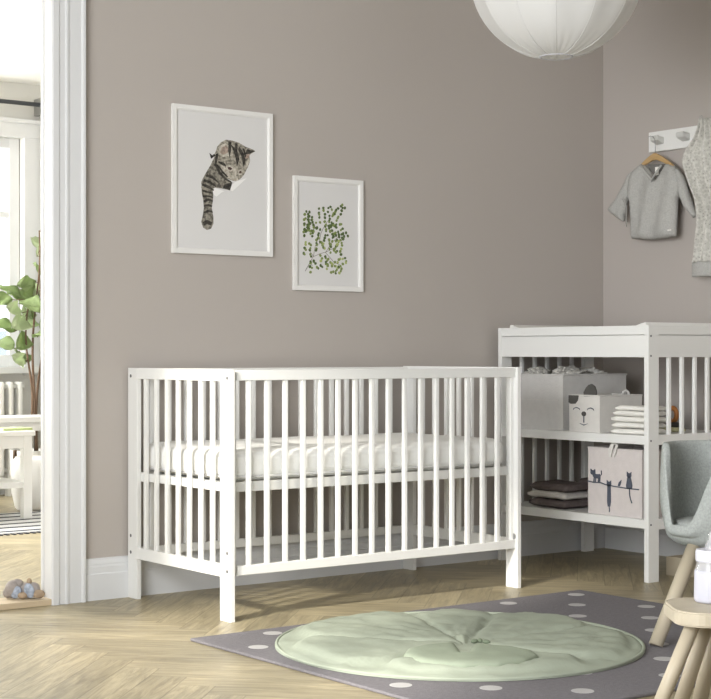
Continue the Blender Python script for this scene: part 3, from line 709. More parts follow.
for n_, (a, c) in enumerate([[(-95,80),(-95,-6)],[(-66,46),(-89,-2)],[(-80,60),(-78,10)],[(-40,18),(-62,-6)],[(-32,95),(-24,48)],[(75,113),(29,62)],[(7,99),(23,68)],[(-4,52),(10,14)],[(69,34),(25,18)],[(-48,-22),(-36,-59)],[(-4,-4),(-2,-51)],[(87,6),(36,-20)],[(32,-4),(25,-68)],[(62,-14),(44,-68)],[(-91,-37),(-95,-85)],[(-73,-101),(-62,-137)],[(-22,-83),(-14,-123)],[(87,-93),(29,-123)],[(62,-133),(20,-131)],[(-1,-99),(10,-123)],[(10,40),(24,20)]]):
    L_ = math.hypot(a[0]-c[0], a[1]-c[1]); k = int(L_/12)+1
    ang = math.atan2(c[1]-a[1], c[0]-a[0])
    for j in range(k+1):
        for sd_ in (-1, 1):
            q = j/k; px_ = a[0]+(c[0]-a[0])*q+sd_*math.sin(ang)*(8+7*q)+random.uniform(-4.5, 4.5); pz_ = a[1]+(c[1]-a[1])*q-sd_*math.cos(ang)*(8+7*q)+random.uniform(-4.5, 4.5)
            r = random.uniform(5.2, 7.0); an = random.random()*PI
            pts = [(px_+r*math.cos(t_)*math.cos(an)-r*.85*math.sin(t_)*math.sin(an), pz_+r*math.cos(t_)*math.sin(an)+r*.85*math.sin(t_)*math.cos(an)) for t_ in [2*PI*i/8 for i in range(8)]]
            fpl(pts, (random.choice((0, 1, 1)) if pz_ > -20 else random.choice((0, 0, 2, 1))), YW-.0080-.0003*random.random())
obj('printed_sprig', bm, [M['fern1'], M['fern2'], M['fern3'], M['twig']], fern)

# ------------------------------------------------------------------ pendant lamp
LX, LY, LZ, LR = -1.354, -1.104, 2.084, .281
lamp = thing('pendant_lamp', (LX, LY, LZ-LR), 'large round white ribbed fabric pendant lamp hanging above the crib', 'lamp')
b = bmesh.new(); nl, na, G = 44, 144, 12; a0 = math.atan2(-3.77, -3.64)
rings = []
for i in range(nl+1):
    th = .10+(PI-.13)*i/nl; ring = []
    for k in range(na):
        ph = 2*PI*k/na; g = abs(math.sin(G/2*(ph-a0))); s = math.sin(th)
        rr = LR*(abs(s)**.94)
        rr *= 1-.040*g**1.5*abs(s)
        low = max(0, (i/nl-.78)/.22)
        rr *= 1-.09*low*(.5+.5*math.cos(G*3*(ph-a0)))
        ring.append(b.verts.new((LX+rr*math.cos(ph), LY+rr*math.sin(ph), LZ+LR*math.cos(th)*1.0)))
    rings.append(ring)
for i in range(nl):
    for k in range(na): b.faces.new((rings[i][k], rings[i][(k+1) % na], rings[i+1][(k+1) % na], rings[i+1][k]))
bmesh.ops.recalc_face_normals(b, faces=b.faces[:])
obj('lamp_shade', b, M['shade'], lamp, smooth=True)
b = bmesh.new()
for g in range(G):
    ph = a0+2*PI*g/G
    tube(b, [(LX+(LR*math.sin(t_)**.94-.001)*math.cos(ph), LY+(LR*math.sin(t_)**.94-.001)*math.sin(ph), LZ+LR*math.cos(t_)) for t_ in [.1+(PI-.18)*i/30 for i in range(31)]], .0016, 6)
obj('rib', b, M['shade'], lamp, smooth=True)
rb = LR*math.sin(PI-.08)
b = bmesh.new(); tube(b, [(LX+(rb+.03)*math.cos(a), LY+(rb+.03)*math.sin(a), LZ-LR*.985) for a in [2*PI*k/32 for k in range(33)]], .0025, 6, caps=False); obj('bottom_ring', b, M['ring'], lamp, smooth=True)
obj('cord', T_([(LX, LY, LZ+.1), (LX, LY, CE-.03)], .003, 8), M['white'], lamp)
obj('bulb', lathe(bmesh.new(), (LX, LY, LZ), [(0, -.05), (.02, -.045), (.03, -.02), (.028, .01), (.014, .04), (.014, .1), (0, .1)], 20), M['white'], lamp, smooth=True)
obj('ceiling_cup', lathe(bmesh.new(), (LX, LY, CE-.05), [(0, 0), (.04, 0), (.05, .02), (.05, .0499), (0, .0499)], 24), M['white'], lamp, smooth=True)

# ------------------------------------------------------------------ wall rack, shirt, romper
rk = thing('wall_hook_rack', (XW, -.55, 1.682), 'white wooden wall rack with pale pegs on the right wall', 'coat rack')
obj('backboard', B_(XW-.018, XW-.0005, -.86, -.256, 1.682, 1.766, bev=.002), M['white'], rk)
for yk in (-.322, -.462, -.602, -.742):
    b = bmesh.new(); prism(b, [(-.018, -.014), (-.050, -.004), (-.058, .0), (-.062, .016), (-.055, .022), (-.044, .016), (-.018, .014)], lambda u, v: (XW+u, yk-.020, 1.724+v), lambda u, v: (XW+u, yk+.020, 1.722+v))
    bmesh.ops.bevel(b, geom=b.edges[:], offset=.002, segments=2, affect='EDGES')
    obj('peg', b, M['knob'], rk)
X0 = -.044     # plane the clothes hang in
hg = thing('clothes_hanger', (X0, -.335, 1.62), 'small pale wooden clothes hanger on the leftmost peg holding a grey shirt', 'hanger')
b = bmesh.new(); top = []; bot = []
for i in range(25):
    s = -1+2*i/24; yy = -.335+s*.105; zz = 1.652-.052*abs(s)**1.35
    w_ = .017*(1-.55*abs(s)); top.append((yy, zz+w_)); bot.append((yy, zz-w_*.7))
prism(b, top+bot[::-1], lambda u, v: (X0-.008, u, v), lambda u, v: (X0+.004, u, v)); bmesh.ops.bevel(b, geom=[e for e in b.edges if abs(e.verts[0].co.x-e.verts[1].co.x) < .001], offset=.002, segments=1, affect='EDGES')
obj('shoulder_bar', b, M['hanger'], hg)
obj('hook', T_([(X0, -.335, 1.66), (X0, -.335, 1.70)]+[(X0-.005, -.335+.03*(1-math.cos(a))*.5+.0, 1.735+.0+.013*math.sin(a)) for a in ()]+[(X0-.002, -.335, 1.722), (X0-.004, -.326, 1.738), (X0-.006, -.312, 1.741), (X0-.008, -.302, 1.737)], .0014, 8), M['metal'], hg, smooth=True)
sh = thing('baby_shirt', (X0, -.335, 1.312), 'grey marl wrap baby shirt hanging on a small wooden hanger', 'shirt')
def fm(x0): return lambda u, v, h: (x0-h, u, v)
body = [(-.262,1.634),(-.225,1.612),(-.192,1.578),(-.186,1.52),(-.200,1.475),(-.205,1.40),(-.206,1.322),(-.27,1.314),(-.332,1.311),(-.40,1.313),(-.454,1.317),(-.458,1.40),(-.462,1.464),(-.476,1.51),(-.470,1.57),(-.448,1.605),(-.402,1.622),(-.390,1.610),(-.346,1.560),(-.288,1.622)]
foldf = lambda u, v: .0045*math.sin(u*60+v*14)+.006*nz(u*14, v*9, 2)+.003*nz(u*40, v*30, 7)
b = puff(bmesh.new(), body, fm(X0-.002), .0075, .026, .035, .35, foldf)
obj('body', b, M['knit'], sh, smooth=True)
sl1 = [(-.222,1.612),(-.185,1.592),(-.160,1.55),(-.118,1.50),(-.069,1.458),(-.078,1.443),(-.101,1.428),(-.130,1.410),(-.163,1.395),(-.172,1.44),(-.186,1.478),(-.205,1.52)]
obj('sleeve', puff(bmesh.new(), sl1, fm(X0-.002), .007, .022, .028, .4, lambda u, v: .005*nz(u*25, v*18, 4)), M['knit'], sh, smooth=True)
sl2 = [(-.440,1.607),(-.470,1.585),(-.492,1.555),(-.514,1.50),(-.535,1.45),(-.558,1.401),(-.550,1.390),(-.537,1.386),(-.51,1.415),(-.489,1.437),(-.468,1.475),(-.455,1.52)]
obj('sleeve', puff(bmesh.new(), sl2, fm(X0+.002), .007, .020, .024, .4, lambda u, v: .005*nz(u*25, v*18, 8)), M['knit'], sh, smooth=True)
b = bmesh.new()
tube(b, [(X0-.030, -.284, 1.621), (X0-.033, -.310, 1.592), (X0-.034, -.350, 1.553)], .004, 8)
tube(b, [(X0-.027, -.393, 1.612), (X0-.032, -.370, 1.585), (X0-.033, -.340, 1.55)], .004, 8)
obj('neckband', b, M['knit'], sh, smooth=True)
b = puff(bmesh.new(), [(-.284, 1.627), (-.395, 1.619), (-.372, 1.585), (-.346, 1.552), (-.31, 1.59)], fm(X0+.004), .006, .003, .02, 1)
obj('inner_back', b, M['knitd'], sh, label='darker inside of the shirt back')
obj('neck_label', B_(X0-.012, X0-.010, -.364, -.345, 1.575, 1.609), M['label'], sh)
b = bmesh.new()
tube(b, [(X0-.03, -.198, 1.478), (X0-.036, -.190, 1.492), (X0-.035, -.180, 1.488), (X0-.034, -.190, 1.474), (X0-.033, -.196, 1.45), (X0-.03, -.188, 1.425)], .002, 6)
tube(b, [(X0-.03, -.194, 1.478), (X0-.037, -.208, 1.494), (X0-.036, -.216, 1.484), (X0-.034, -.200, 1.474), (X0-.033, -.206, 1.445), (X0-.03, -.200, 1.42), (X0-.024, -.196, 1.37)], .002, 6)
obj('tie', b, M['knit'], sh, smooth=True)
obj('hem_label', B_(X0-.0265, X0-.0245, -.445, -.425, 1.340, 1.346), M['label'], sh)
# long cords hanging below the left sleeve
rp = thing('baby_romper', (X0, -.62, 1.16), 'pale grey printed baby romper draped from a peg beside the grey shirt', 'romper')
L_ = [(1.775, -0.603, -0.653), (1.74, -0.593, -0.668), (1.7, -0.566, -0.688), (1.657, -0.518, -0.708), (1.618, -0.502, -0.718), (1.56, -0.523, -0.728), (1.52, -0.54, -0.733), (1.46, -0.569, -0.738), (1.4, -0.584, -0.743), (1.35, -0.582, -0.753), (1.297, -0.57, -0.758), (1.25, -0.563, -0.763), (1.205, -0.556, -0.768)]
b = bmesh.new(); nv = 52; nu = 46; grid = []
for j in range(nv+1):
    z_ = 1.775-(1.775-1.205)*j/nv
    for (za, a1, a2), (zb, c1, c2) in zip(L_, L_[1:]):
        if za >= z_ >= zb-1e-9:
            q = (za-z_)/(za-zb); l_, r_ = a1+(c1-a1)*q, a2+(c2-a2)*q; break
    row = []
    for i in range(nu+1):
        s = i/nu; y = l_+(r_-l_)*s; amp = .010+.006*math.sin(j/nv*PI)
        d = .016+amp*math.sin(s*PI*7.2+.7*math.sin(j*.12))+.006*nz(s*5, j*.12, 3)
        d *= min(1, min(s, 1-s)*9+.15)
        row.append((y, z_, max(.002, d+.010)))
    grid.append(row)
def sheetmesh(grid, x, back=.004):
    b = bmesh.new(); F_ = [[b.verts.new((x-d, y, z)) for y, z, d in r] for r in grid]; K_ = [[b.verts.new((x+back, y, z)) for y, z, d in r] for r in grid]
    n, m_ = len(grid), len(grid[0])
    for j in range(n-1):
        for i in range(m_-1):
            b.faces.new((F_[j][i], F_[j][i+1], F_[j+1][i+1], F_[j+1][i])); b.faces.new((K_[j][i], K_[j+1][i], K_[j+1][i+1], K_[j][i+1]))
    for j in range(n-1):
        b.faces.new((F_[j][0], F_[j+1][0], K_[j+1][0], K_[j][0])); b.faces.new((F_[j][-1], K_[j][-1], K_[j+1][-1], F_[j+1][-1]))
    for i in range(m_-1):
        b.faces.new((F_[0][i], K_[0][i], K_[0][i+1], F_[0][i+1])); b.faces.new((F_[-1][i], F_[-1][i+1], K_[-1][i+1], K_[-1][i]))
    bmesh.ops.recalc_face_normals(b, faces=b.faces[:]); return b
obj('body', sheetmesh(grid, X0-.012), M['romper'], rp, smooth=True)
cuff = [[(-.552+(-.655+.552)*i/20, 1.208-.060*j/6, .012+.016*math.sin(PI*i/20)+.002*math.sin(i*2.4)) for i in range(21)] for j in range(7)]
obj('cuff', sheetmesh(cuff, X0-.010), M['knit'], rp, smooth=True)
obj('loop', T_([(X0-.02, -.602, 1.765), (X0-.03, -.598, 1.785), (X0-.03, -.608, 1.79), (X0-.02, -.612, 1.765)], .0022, 6), M['knit'], rp, smooth=True)

# ------------------------------------------------------------------ rug and lily-pad mat
rx0, rx1, ry0, ry1 = -2.582, -.99, -2.17, -.845
rug = thing('dotted_rug', ((rx0+rx1)/2, (ry0+ry1)/2, 0), 'flat grey rectangular rug with pale dots on the parquet before the crib', 'rug')
b = B_(rx0, rx1, ry0, ry1, .0006, .0095, bev=.0035)
for i in range(6):
    for j in range(5):
        for off in (0, 1):
            x = -2.343+.3153*i-(.1575 if off else 0); y = -.922-.324*j-(.162 if off else 0)
            if rx0+.03 < x < rx1-.03 and ry0+.03 < y < ry1-.03:
                lathe(b, (x, y, .0093), [(0, 0), (.029, 0), (.0285, .0006), (0, .0006)], 24, mi=1)
obj('pile', b, [M['rug'], M['rugdot']], rug)
MX, MY, MR = -2.018, -1.393, .525
mat_ = thing('play_mat', (MX, MY, .0105), 'round sage green quilted play mat shaped like a lily pad on the grey rug', 'play mat')
b = bmesh.new(); na, nr = 160, 44; rings = []; cen = None
A0 = math.atan2(-.8, -.6)     # towards the viewer side of the room
PVx, PVy = .7996*.01+.6005*-.12, -.6005*.01+.7996*-.12
seams = [math.radians(d-36.9) for d in (104, 76, 36, 328, 227, 165)]
def mat_h(r, ph):
    q = r/MR; x, y = r*math.cos(ph), r*math.sin(ph); dx_, dy_ = x-PVx, y-PVy; rp_ = math.hypot(dx_, dy_); pp = math.atan2(dy_, dx_)
    lobe = min([abs((pp-s_+PI) % (2*PI)-PI) for s_ in seams]); dm = math.sin(min(lobe, 1.5))*max(rp_, .02)
    edge = .92-.14*max(0, 1-lobe/.20)**1.2
    h = .008; de = (edge-q)*MR
    if de > 0: h += .021*math.sqrt(max(0, 1-(1-min(1, dm/.035))**2))*math.sqrt(max(0, 1-(1-min(1, de/.035))**2))
    else: h += .004*math.sin(min(1, -de/.03)*PI)
    h += .0055*nz(x*7, y*7, 1)+.0042*nz(x*17, y*17, 2)+.0045*nz(pp*8, rp_*6, 5)*min(1, rp_*5)+.0022*nz(x*38, y*38, 9)
    if q > .95: h *= math.sqrt(max(.03, 1-((q-.95)/.05)**2))
    return max(.0015, h)
ZM = .0108
for i in range(nr+1):
    r = MR*i/nr
    if i == 0: cen = b.verts.new((MX, MY, ZM+mat_h(.001, 0))); continue
    rings.append([b.verts.new((MX+r*math.cos(2*PI*k/na)*(1+.004*math.sin(k*.3)), MY+r*math.sin(2*PI*k/na), ZM+mat_h(r, 2*PI*k/na))) for k in range(na)])
for k in range(na): b.faces.new((cen, rings[0][k], rings[0][(k+1) % na]))
for i in range(nr-1):
    for k in range(na): b.faces.new((rings[i][k], rings[i+1][k], rings[i+1][(k+1) % na], rings[i][(k+1) % na]))
bot = [b.verts.new((v.co.x, v.co.y, ZM-.0003)) for v in rings[-1]]
for k in range(na): b.faces.new((rings[-1][k], bot[k], bot[(k+1) % na], rings[-1][(k+1) % na]))
b.faces.new(bot[::-1]); bmesh.ops.recalc_face_normals(b, faces=b.faces[:])
obj('quilted_pad', b, M['mint'], mat_, smooth=True)
b = bmesh.new(); tube(b, [(MX+(MR-.004)*math.cos(a), MY+(MR-.004)*math.sin(a), ZM+.005) for a in [2*PI*k/96 for k in range(97)]], .0048, 8, caps=False)
obj('piping', b, M['mint'], mat_, smooth=True)
LEAF = 'LEAFPTS'
fwd = Vector((.6005, .7996)); rgt = Vector((.7996, -.6005))
def lw(a, c): return (MX+rgt.x*a+fwd.x*c, MY+rgt.y*a+fwd.y*c)   # mat frame: a to the right, c away
lf = [(.06,.02),(.025,.055),(.01,.0),(-.03,.03),(-.08,.01),(-.115,-.06),(-.125,-.15),(-.10,-.26),(-.045,-.35),(.04,-.40),(.12,-.375),(.19,-.30),(.225,-.20),(.215,-.11),(.17,-.03),(.11,.02)]
lf = [(.015,.03),(-.035,.02),(-.085,-.02),(-.125,-.09),(-.135,-.17),(-.11,-.25),(-.06,-.31),(.02,-.345),(.11,-.33),(.185,-.27),(.225,-.19),(.215,-.11),(.165,-.04),(.10,.005),(.062,.02),(.038,-.15),(.024,-.15)]
lfw = [lw(a-.035, -.17+(c-.03)*.80) for a, c in lf]
b = puff(bmesh.new(), lfw, lambda u, v, h: (u, v, ZM+.026+h), .006, .013, .03, .9, lambda u, v: .002*nz(u*14, v*14, 9))
obj('leaf_cushion', b, M['mint2'], mat_, smooth=True, label='smaller darker green leaf with a slit')
b = bmesh.new()
for s, rr in ((seams[2], .32), (seams[3], .20)):
    pass
for k in range(3):
    p = lw(.035+.016*k, -.125+.01*math.sin(k*2)); ell(b, (p[0], p[1], ZM+.030), (.012, .008, .006), (0, 0, k))
obj('knotted_cord', b, M['thread'], mat_, smooth=True)

# ------------------------------------------------------------------ felt child's chair
KX, KY = -1.300, -1.757
ch = thing('childrens_chair', (KX, KY, .0105), "grey felt tub child's chair on splayed pale wooden legs behind the stool", 'chair')
FA = math.radians(172)
b = bmesh.new(); na, nt_ = 96, 30; rings = []
def rimz(ph):
    e = (ph-FA+PI) % (2*PI)-PI; d = abs(e)
    t_ = (d-.18)/.34 if e < 0 else (d-.20)/.72
    t_ = max(0, min(1, t_)); t_ = t_*t_*(3-2*t_)
    return .338+.240*t_+.010*max(0, (d-2)/1.1)
def shell(ph, t_):
    rz = rimz(ph); t1 = .42
    if t_ < t1:
        q = t_/t1; r = .160*math.sin(q*PI/2); z_ = .272+.045*(1-math.cos(q*PI/2))
    else:
        q = (t_-t1)/(1-t1); z_ = .317+(rz-.317)*q; r = .160+.020*math.sin(min(1, q*2)*PI/2)-.010*q*q
    return r, z_
for j in range(nt_+1):
    t_ = j/nt_
    if j == 0: rings.append([b.verts.new((KX, KY, .272))]); continue
    rings.append([b.verts.new((KX+shell(2*PI*k/na, t_)[0]*math.cos(2*PI*k/na), KY+shell(2*PI*k/na, t_)[0]*math.sin(2*PI*k/na), shell(2*PI*k/na, t_)[1])) for k in range(na)])
for k in range(na): b.faces.new((rings[0][0], rings[1][k], rings[1][(k+1) % na]))
for j in range(1, nt_):
    for k in range(na): b.faces.new((rings[j][k], rings[j+1][k], rings[j+1][(k+1) % na], rings[j][(k+1) % na]))
bmesh.ops.recalc_face_normals(b, faces=b.faces[:])
o = obj('shell', b, M['felt'], ch, smooth=True)
so = o.modifiers.new('thick', 'SOLIDIFY'); so.thickness = .022; so.offset = 0
bv = o.modifiers.new('soft', 'SUBSURF'); bv.levels = 1; bv.render_levels = 1
b = lathe(bmesh.new(), (KX, KY, .318), [(0, .0), (.12, 0), (.148, .008), (.152, .020), (.142, .032), (.10, .036), (0, .034)], 48)
obj('seat_cushion', b, M['felt'], ch, smooth=True)
for a in (181, 262, 350, 55):
    a = math.radians(a); c_, s_ = math.cos(a), math.sin(a)
    foot = .0106 if (rx0 < KX+.3*c_ < rx1) else .0106
    fx_, fy_ = KX+.302*c_, KY+.302*s_
    zf = .0104 if (rx0 < fx_ < rx1 and ry0 < fy_ < ry1) else .0005
    tube_pts = [(KX+.125*c_, KY+.125*s_, .300), (fx_, fy_, zf+.004)]
    b = T_(tube_pts, [.0215, .0205], 20)
    for v in b.verts: v.co.z = max(zf, v.co.z)
    obj('leg', b, M['wood'], ch, smooth=True)

# ------------------------------------------------------------------ stool in front, baby bottle
def cw(X_, Z_): return (CAM.x+.7996*X_+.6005*Z_, CAM.y-.6005*X_+.7996*Z_)
SC = cw(.900, 3.56); SZT = .281
st = thing('wooden_stool', (SC[0], SC[1], 0), 'small pale wooden stool at the lower right with rounded seat and splayed legs', 'stool')
hx_, hy_, rr = .202, .117, .07; po = []
for qx, qy, a in ((1, 1, 0), (-1, 1, 90), (-1, -1, 180), (1, -1, 270)):
    for k in range(9):
        t_ = math.radians(a+k*90/8); po.append((qx*(hx_-rr)+rr*math.cos(t_), qy*(hy_-rr)+rr*math.sin(t_)))
def stw(u, v, z_): return (SC[0]+.7996*u+.6005*v, SC[1]-.6005*u+.7996*v, z_)
b = bmesh.new(); prism(b, po, lambda u, v: stw(u, v, SZT-.032), lambda u, v: stw(u, v, SZT))
bmesh.ops.bevel(b, geom=[e for e in b.edges if abs(e.verts[0].co.z-e.verts[1].co.z) < .001], offset=.004, segments=3, affect='EDGES')
obj('seat', b, M['slabw'], st)
for u, v, fu, fv in ((-.156, -.05, -.268, -.075), (-.108, .02, -.188, .03), (-.073, .08, -.115, .12), (.142, -.058, .23, -.095), (.128, .06, .19, .10)):
    p1 = stw(u, v, SZT-.030); p0 = stw(fu, fv, .016)
    b = T_([p0, p1], [.0185, .0165], 20)
    zf = .0104
    if not (rx0 < p0[0] < rx1 and ry0 < p0[1] < ry1): zf = .0004
    for w_ in b.verts:
        if w_.co.z < .1: w_.co.z = zf
    obj('leg', b, M['wood'], st, smooth=True)
b = T_([stw(.0, -.05, SZT-.05), stw(-.045, -.075, .0185)], .0001, 4) ; b.free()
BC = stw(-.094, .045, SZT)
BC = cw(.805, 3.605)
bo = thing('baby_bottle', (BC[0], BC[1], SZT), 'stubby baby bottle of milk with white collar and clear teat on the stool', 'baby bottle')
obj('milk', lathe(bmesh.new(), (BC[0], BC[1], SZT+.0005), [(0, 0), (.036, 0), (.040, .004), (.0405, .010), (.0395, .068), (.0385, .072), (0, .072)], 36), M['milk'], bo, smooth=True)
obj('bottle_body', lathe(bmesh.new(), (BC[0], BC[1], SZT+.0725), [(.0385, 0), (.037, .006), (.036, .012), (.034, .018), (.034, .021), (.030, .021), (.0335, .010), (.036, 0)], 36), M['bglass'], bo, smooth=True)
obj('collar', lathe(bmesh.new(), (BC[0], BC[1], SZT+.092), [(0, 0), (.036, 0), (.0372, .003), (.0372, .022), (.035, .027), (.014, .028), (0, .028)], 36), M['ring'], bo, smooth=False)
obj('teat', lathe(bmesh.new(), (BC[0], BC[1], SZT+.120), [(.017, 0), (.016, .008), (.010, .018), (.0075, .026), (.008, .033), (.006, .038), (0, .040)], 24), M['bglass'], bo, smooth=True)
# low wooden box on the floor under the changing table
t = thing('wooden_crate', (-.29, -.785, 0), 'low pale wooden crate on the floor beneath the changing table', 'crate')
b = B_(-.42, -.412, -.83, -.74, .0005, .072, bev=.001); box(b, -.168, -.160, -.83, -.74, .0005, .072, bev=.001)
box(b, -.4195, -.1605, -.836, -.829, .0005, .0715, bev=.001); box(b, -.4195, -.1605, -.741, -.734, .0005, .0715, bev=.001); box(b, -.415, -.165, -.83, -.74, .0006, .008)
obj('body', b, M['wood'], t)

# ------------------------------------------------------------------ plush toy on the threshold
PX, PY, PZ = -2.672, .072, .0215
t = thing('plush_toy', (PX, PY, PZ), 'small grey plush toy with blue patterned ears lying on the doorway threshold', 'soft toy')
def pl(a, c, z_): return (PX+.7996*a+.6005*c, PY-.6005*a+.7996*c, PZ+z_)
RZ = -math.radians(36.9)
b = bmesh.new(); ell(b, pl(-.042, .0, .031), (.026, .026, .030), (0, .2, RZ)); ell(b, pl(-.026, .006, .047), (.020, .016, .017), (0, 0, RZ)); ell(b, pl(-.058, 0, .019), (.016, .02, .0185), (0, 0, RZ)); ell(b, pl(.012, .008, .027), (.038, .024, .0265), (0, 0, RZ)); ell(b, pl(.03, 0, .032), (.020, .018, .022), (0, 0, RZ))
obj('body', b, M['toyg'], t, smooth=True)
for a, c, z_, r, ry in ((-.026, -.018, .022, (.016, .008, .0215), .5), (.018, -.018, .028, (.017, .008, .0255), -.3)):
    obj('ear', ell(bmesh.new(), pl(a, c, z_), r, (0, ry, RZ)), M['toyb'], t, smooth=True, label='blue and white patterned ear')
for a, c, z_, r in ((-.004, -.022, .012, (.016, .012, .0115)), (.048, -.012, .016, (.021, .014, .0145)), (.014, .0, .056, (.009, .009, .011))):
    obj('foot', ell(bmesh.new(), pl(a, c, z_), r, (0, 0, RZ)), M['toyt'], t, smooth=True, label='tan foot')

# ------------------------------------------------------------------ far room furniture
t = thing('striped_rug', (-1.65, 2.5, 0), 'white rug with thin black stripes on the floor of the bright room', 'rug')
obj('weave', B_(-2.3, -1.0, 2.02, 2.88, .0005, .008, bev=.002), M['trim'], t)
b = bmesh.new()
for i in range(6): box(b, -2.295, -1.005, 2.05+i*.152, 2.088+i*.152, .0078, .0088)
obj('stripes', b, M['black'], t)
b = bmesh.new()
for i in range(40):
    x = -2.29+i*.033; box(b, x, x+.014, 1.985, 2.024, .0005, .004)
obj('fringe', b, M['black'], t)
# low white table, its right near corner by the door frame
TX1, TY0 = -1.475, 2.53
t = thing('side_table', (-1.78, 2.80, .009), 'low white wooden table with lower shelf seen through the doorway', 'table')
obj('tabletop', B_(-2.13, TX1+.012, TY0-.012, 3.08, .426, .450, bev=.003), M['white'], t)
for xa in (-2.11, TX1-.045):
    for ya in (TY0, 3.02): obj('leg', B_(xa, xa+.045, ya, ya+.045, .0092, .426, bev=.002), M['white'], t)
obj('apron', B_(-2.09, TX1-.03, TY0+.005, TY0+.022, .365, .425), M['white'], t); obj('apron', B_(TX1-.022, TX1-.005, TY0+.03, 3.03, .365, .425), M['white'], t)
obj('shelf', B_(-2.10, TX1-.005, TY0+.012, 3.05, .165, .195, bev=.002), M['white'], t)
tag(obj('book', B_(-1.60, -1.44, 2.60, 2.72, .4502, .4625, bev=.001), M['green']), 'thin light green book lying on the low white table', 'book')
tag(obj('book', B_(-1.435, -1.429+.0, 2.70, 2.86, .4502, .458), M['paper']), 'thin white booklet lying behind the green book on the table', 'book')
# white bench behind the table
t = thing('bench', (-1.3, 3.3, 0), 'long white bench standing between the radiator and the low table', 'bench')
obj('seat', B_(-2.1, -.75, 3.18, 3.48, .462, .492, bev=.003), M['white'], t)
obj('apron', B_(-2.05, -.80, 3.20, 3.22, .415, .462), M['white'], t)
for x in (-2.08, -.81):
    for y in (3.19, 3.43): obj('leg', B_(x, x+.04, y, y+.04, .0005, .462, bev=.002), M['white'], t)
# white bag
t = thing('fabric_basket', (-1.0, 2.97, 0), 'white round fabric basket with dark handles behind the low white table', 'basket')
BXc = (-1.225, 3.04, .0005)
t.location = BXc; ORG[t.name] = Vector(BXc)
b = lathe(bmesh.new(), BXc, [(0, 0), (.085, 0), (.098, .015), (.118, .09), (.122, .20), (.108, .27), (.095, .285), (.088, .280), (.10, .2), (.098, .02), (0, .012)], 40)
for v in b.verts: v.co.x += .004*nz(v.co.y*14, v.co.z*14); v.co.y += .004*nz(v.co.x*14, v.co.z*14, 5)
obj('body', b, M['bagw'], t, smooth=True)
for a in (-.6, 2.5):
    c_, s_ = math.cos(a), math.sin(a)
    obj('handle', T_([(BXc[0]+.1*c_-.03*s_, BXc[1]+.1*s_+.03*c_, .275), (BXc[0]+.1*c_-.02*s_, BXc[1]+.1*s_+.02*c_, .315), (BXc[0]+.1*c_+.02*s_, BXc[1]+.1*s_-.02*c_, .315), (BXc[0]+.1*c_+.03*s_, BXc[1]+.1*s_-.03*c_, .275)], .006, 8), M['stem'], t, smooth=True)
# radiator
t = thing('radiator', (-1.5, 3.86, .1), 'white column radiator under the bright window', 'radiator')
for i in range(24):
    x = -2.27+i*.0585
    obj('column', B_(x-.0135, x+.0135, 3.84, 3.91, .12, .672, bev=.010, seg=3), M['white'], t)
obj('top_pipe', T_([(-2.3, 3.875, .645), (-.89, 3.875, .645)], .014, 12), M['white'], t, smooth=True)
obj('bottom_pipe', T_([(-2.3, 3.875, .15), (-.89, 3.875, .15)], .014, 12), M['white'], t, smooth=True)
for x in (-2.2, -.99): obj('foot', B_(x-.01, x+.01, 3.85, 3.90, .0005, .13), M['white'], t)
# curtain rod and curtain
t = thing('curtain_rod', (-1.6, 3.90, 2.30), 'dark grey curtain rod above the window of the bright room', 'curtain rod')
obj('rod', T_([(-2.6, 3.90, 2.325), (-.755, 3.90, 2.325)], .013, 12), M['bar'], t, smooth=True)
obj('bracket', B_(-.765, -.735, 3.885, 3.9995, 2.27, 2.37, bev=.003), M['metal'], t)
cg = []
for j in range(30):
    z_ = 2.31-(2.31-.06)*j/29
    cg.append([(-.735+.012*math.sin(j*.2)*0+.16*i/40, z_, .02+.016*math.sin(i*.9+.3*math.sin(j*.15))) for i in range(41)])
b = bmesh.new(); gv = [[b.verts.new((x, 3.91-d, z_)) for x, z_, d in r] for r in cg]
for j in range(29):
    for i in range(40): b.faces.new((gv[j][i], gv[j][i+1], gv[j+1][i+1], gv[j+1][i]))
o = obj('curtain', b, M['curtain'], smooth=True); o.modifiers.new('thick', 'SOLIDIFY').thickness = .002
tag(o, 'sheer white curtain hanging at the right end of the curtain rod', 'curtain')
# fiddle-leaf plant
FX, FYp = -.935, 3.66
t = thing('potted_fig_tree', (FX, FYp, 0), 'tall leafy fig plant with twisted brown stems before the bright window', 'plant')
obj('pot', lathe(bmesh.new(), (FX, FYp, .0005), [(0, 0), (.09, 0), (.12, .03), (.13, .28), (.12, .28), (.115, .25), (0, .25)], 32), M['pot'], t, smooth=False)
obj('soil', lathe(bmesh.new(), (FX, FYp, .251), [(0, .004), (.07, .006), (.112, 0), (0, -.0005)], 24), M['soil'], t)
random.seed(21)
stems = []
for k, (dx, top_) in enumerate(((-.02, 1.15), (.015, 1.55), (.03, 1.30))):
    pts = []
    for i in range(14):
        q = i/13; z_ = .25+(top_-.25)*q
        pts.append((FX+dx+.022*math.sin(q*7+k*2.1)*(q+.2)+(.06*(k-1)+.01)*max(0, q-.4), FYp+.022*math.cos(q*7+k*2.1)*(q+.2)-.05*q*(k == 0), z_))
    stems.append(pts); obj('stem', T_(pts, [.010-.006*i/13 for i in range(14)], 8), M['stem'], t, smooth=True)
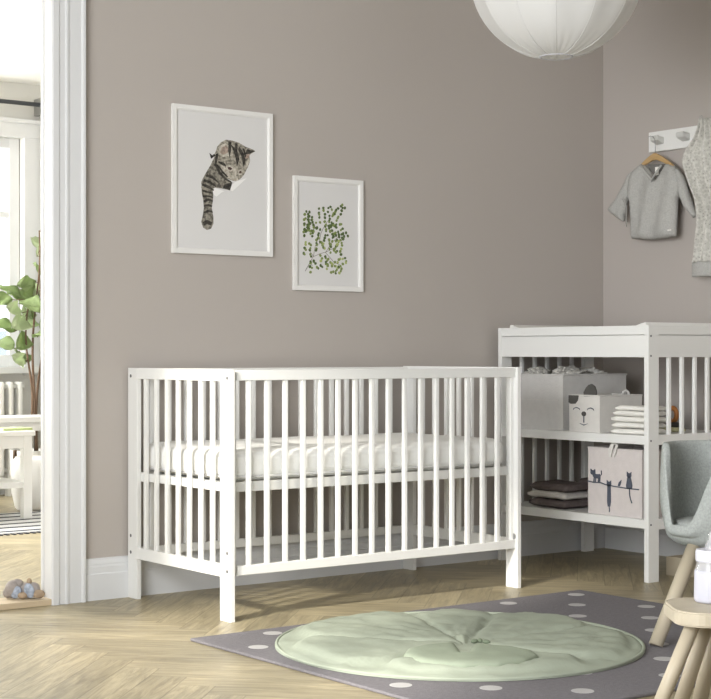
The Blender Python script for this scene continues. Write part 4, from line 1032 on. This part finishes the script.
def leafbm(base, d, up, L_, Wd):
    d = Vector(d).normalized(); up = Vector(up); s_ = d.cross(up).normalized(); n_ = s_.cross(d).normalized(); b = bmesh.new(); rows = []
    for i in range(11):
        q = i/10; w_ = Wd*(math.sin(PI*q**.8)**.7)*(1 if q > .02 else .05)*(.72+.4*q)
        row = []
        for k in range(7):
            e = -1+2*k/6
            p = Vector(base)+d*(L_*q)+s_*(w_*.5*e)+n_*(.18*w_*abs(e)-.22*L_*q*q+.012*math.sin(q*9+e*3))
            row.append(b.verts.new(p))
        rows.append(row)
    for i in range(10):
        for k in range(6): b.faces.new((rows[i][k], rows[i][k+1], rows[i+1][k+1], rows[i+1][k]))
    g = b.faces[:]; r = bmesh.ops.solidify(b, geom=g, thickness=.0015); return b
spots = [(-1.04,.80,.13),(-.97,.83,.17),(-.93,.96,.16),(-1.02,1.02,.18),(-.90,1.05,.17),(-.99,1.13,.18),(-1.07,1.09,.15),(-.94,1.18,.16),(-1.04,1.20,.15),(-.88,1.22,.16),(-.86,1.34,.13),(-1.00,.92,.17),(-.86,.92,.15),(-.84,1.12,.16),(-.96,1.25,.12),(-.86,1.50,.15),(-.83,1.62,.12),(-1.10,1.0,.15),(-.80,1.0,.17),(-.76,1.2,.16),(-.74,1.4,.15),(-.72,1.05,.15),(-.78,1.55,.13),(-1.06,.9,.13),(-.93,1.08,.15),(-1.12,1.15,.13),(-1.0,1.18,.14),(-.86,1.44,.12)]
for i, (x, z_, L_) in enumerate(spots):
    y = FYp+random.uniform(-.10, .10); st_ = min((p for s_ in stems for p in s_[5:]), key=lambda p: abs(p[0]-x)+abs(p[2]-z_)*1.3)
    dirv = Vector((x-st_[0]+random.uniform(-.03, .03), y-st_[1]-.02, z_-st_[2]+random.uniform(-.02, .06)))
    if dirv.length < .02: dirv = Vector((-.1, -.1, .05))
    dirv.normalize(); base = Vector((x, y, z_))-dirv*L_*.5
    up = Vector((random.uniform(-.5, .5), -1.0, random.uniform(.1, 1)))
    lf_ = obj('leaf', leafbm(base, dirv, up, L_, L_*.74), M['leaf'] if i % 3 else M['leaf2'], t, smooth=True)
    obj('leaf_stalk', T_([st_, tuple(base)], .002, 6), M['stem'], lf_, smooth=True)
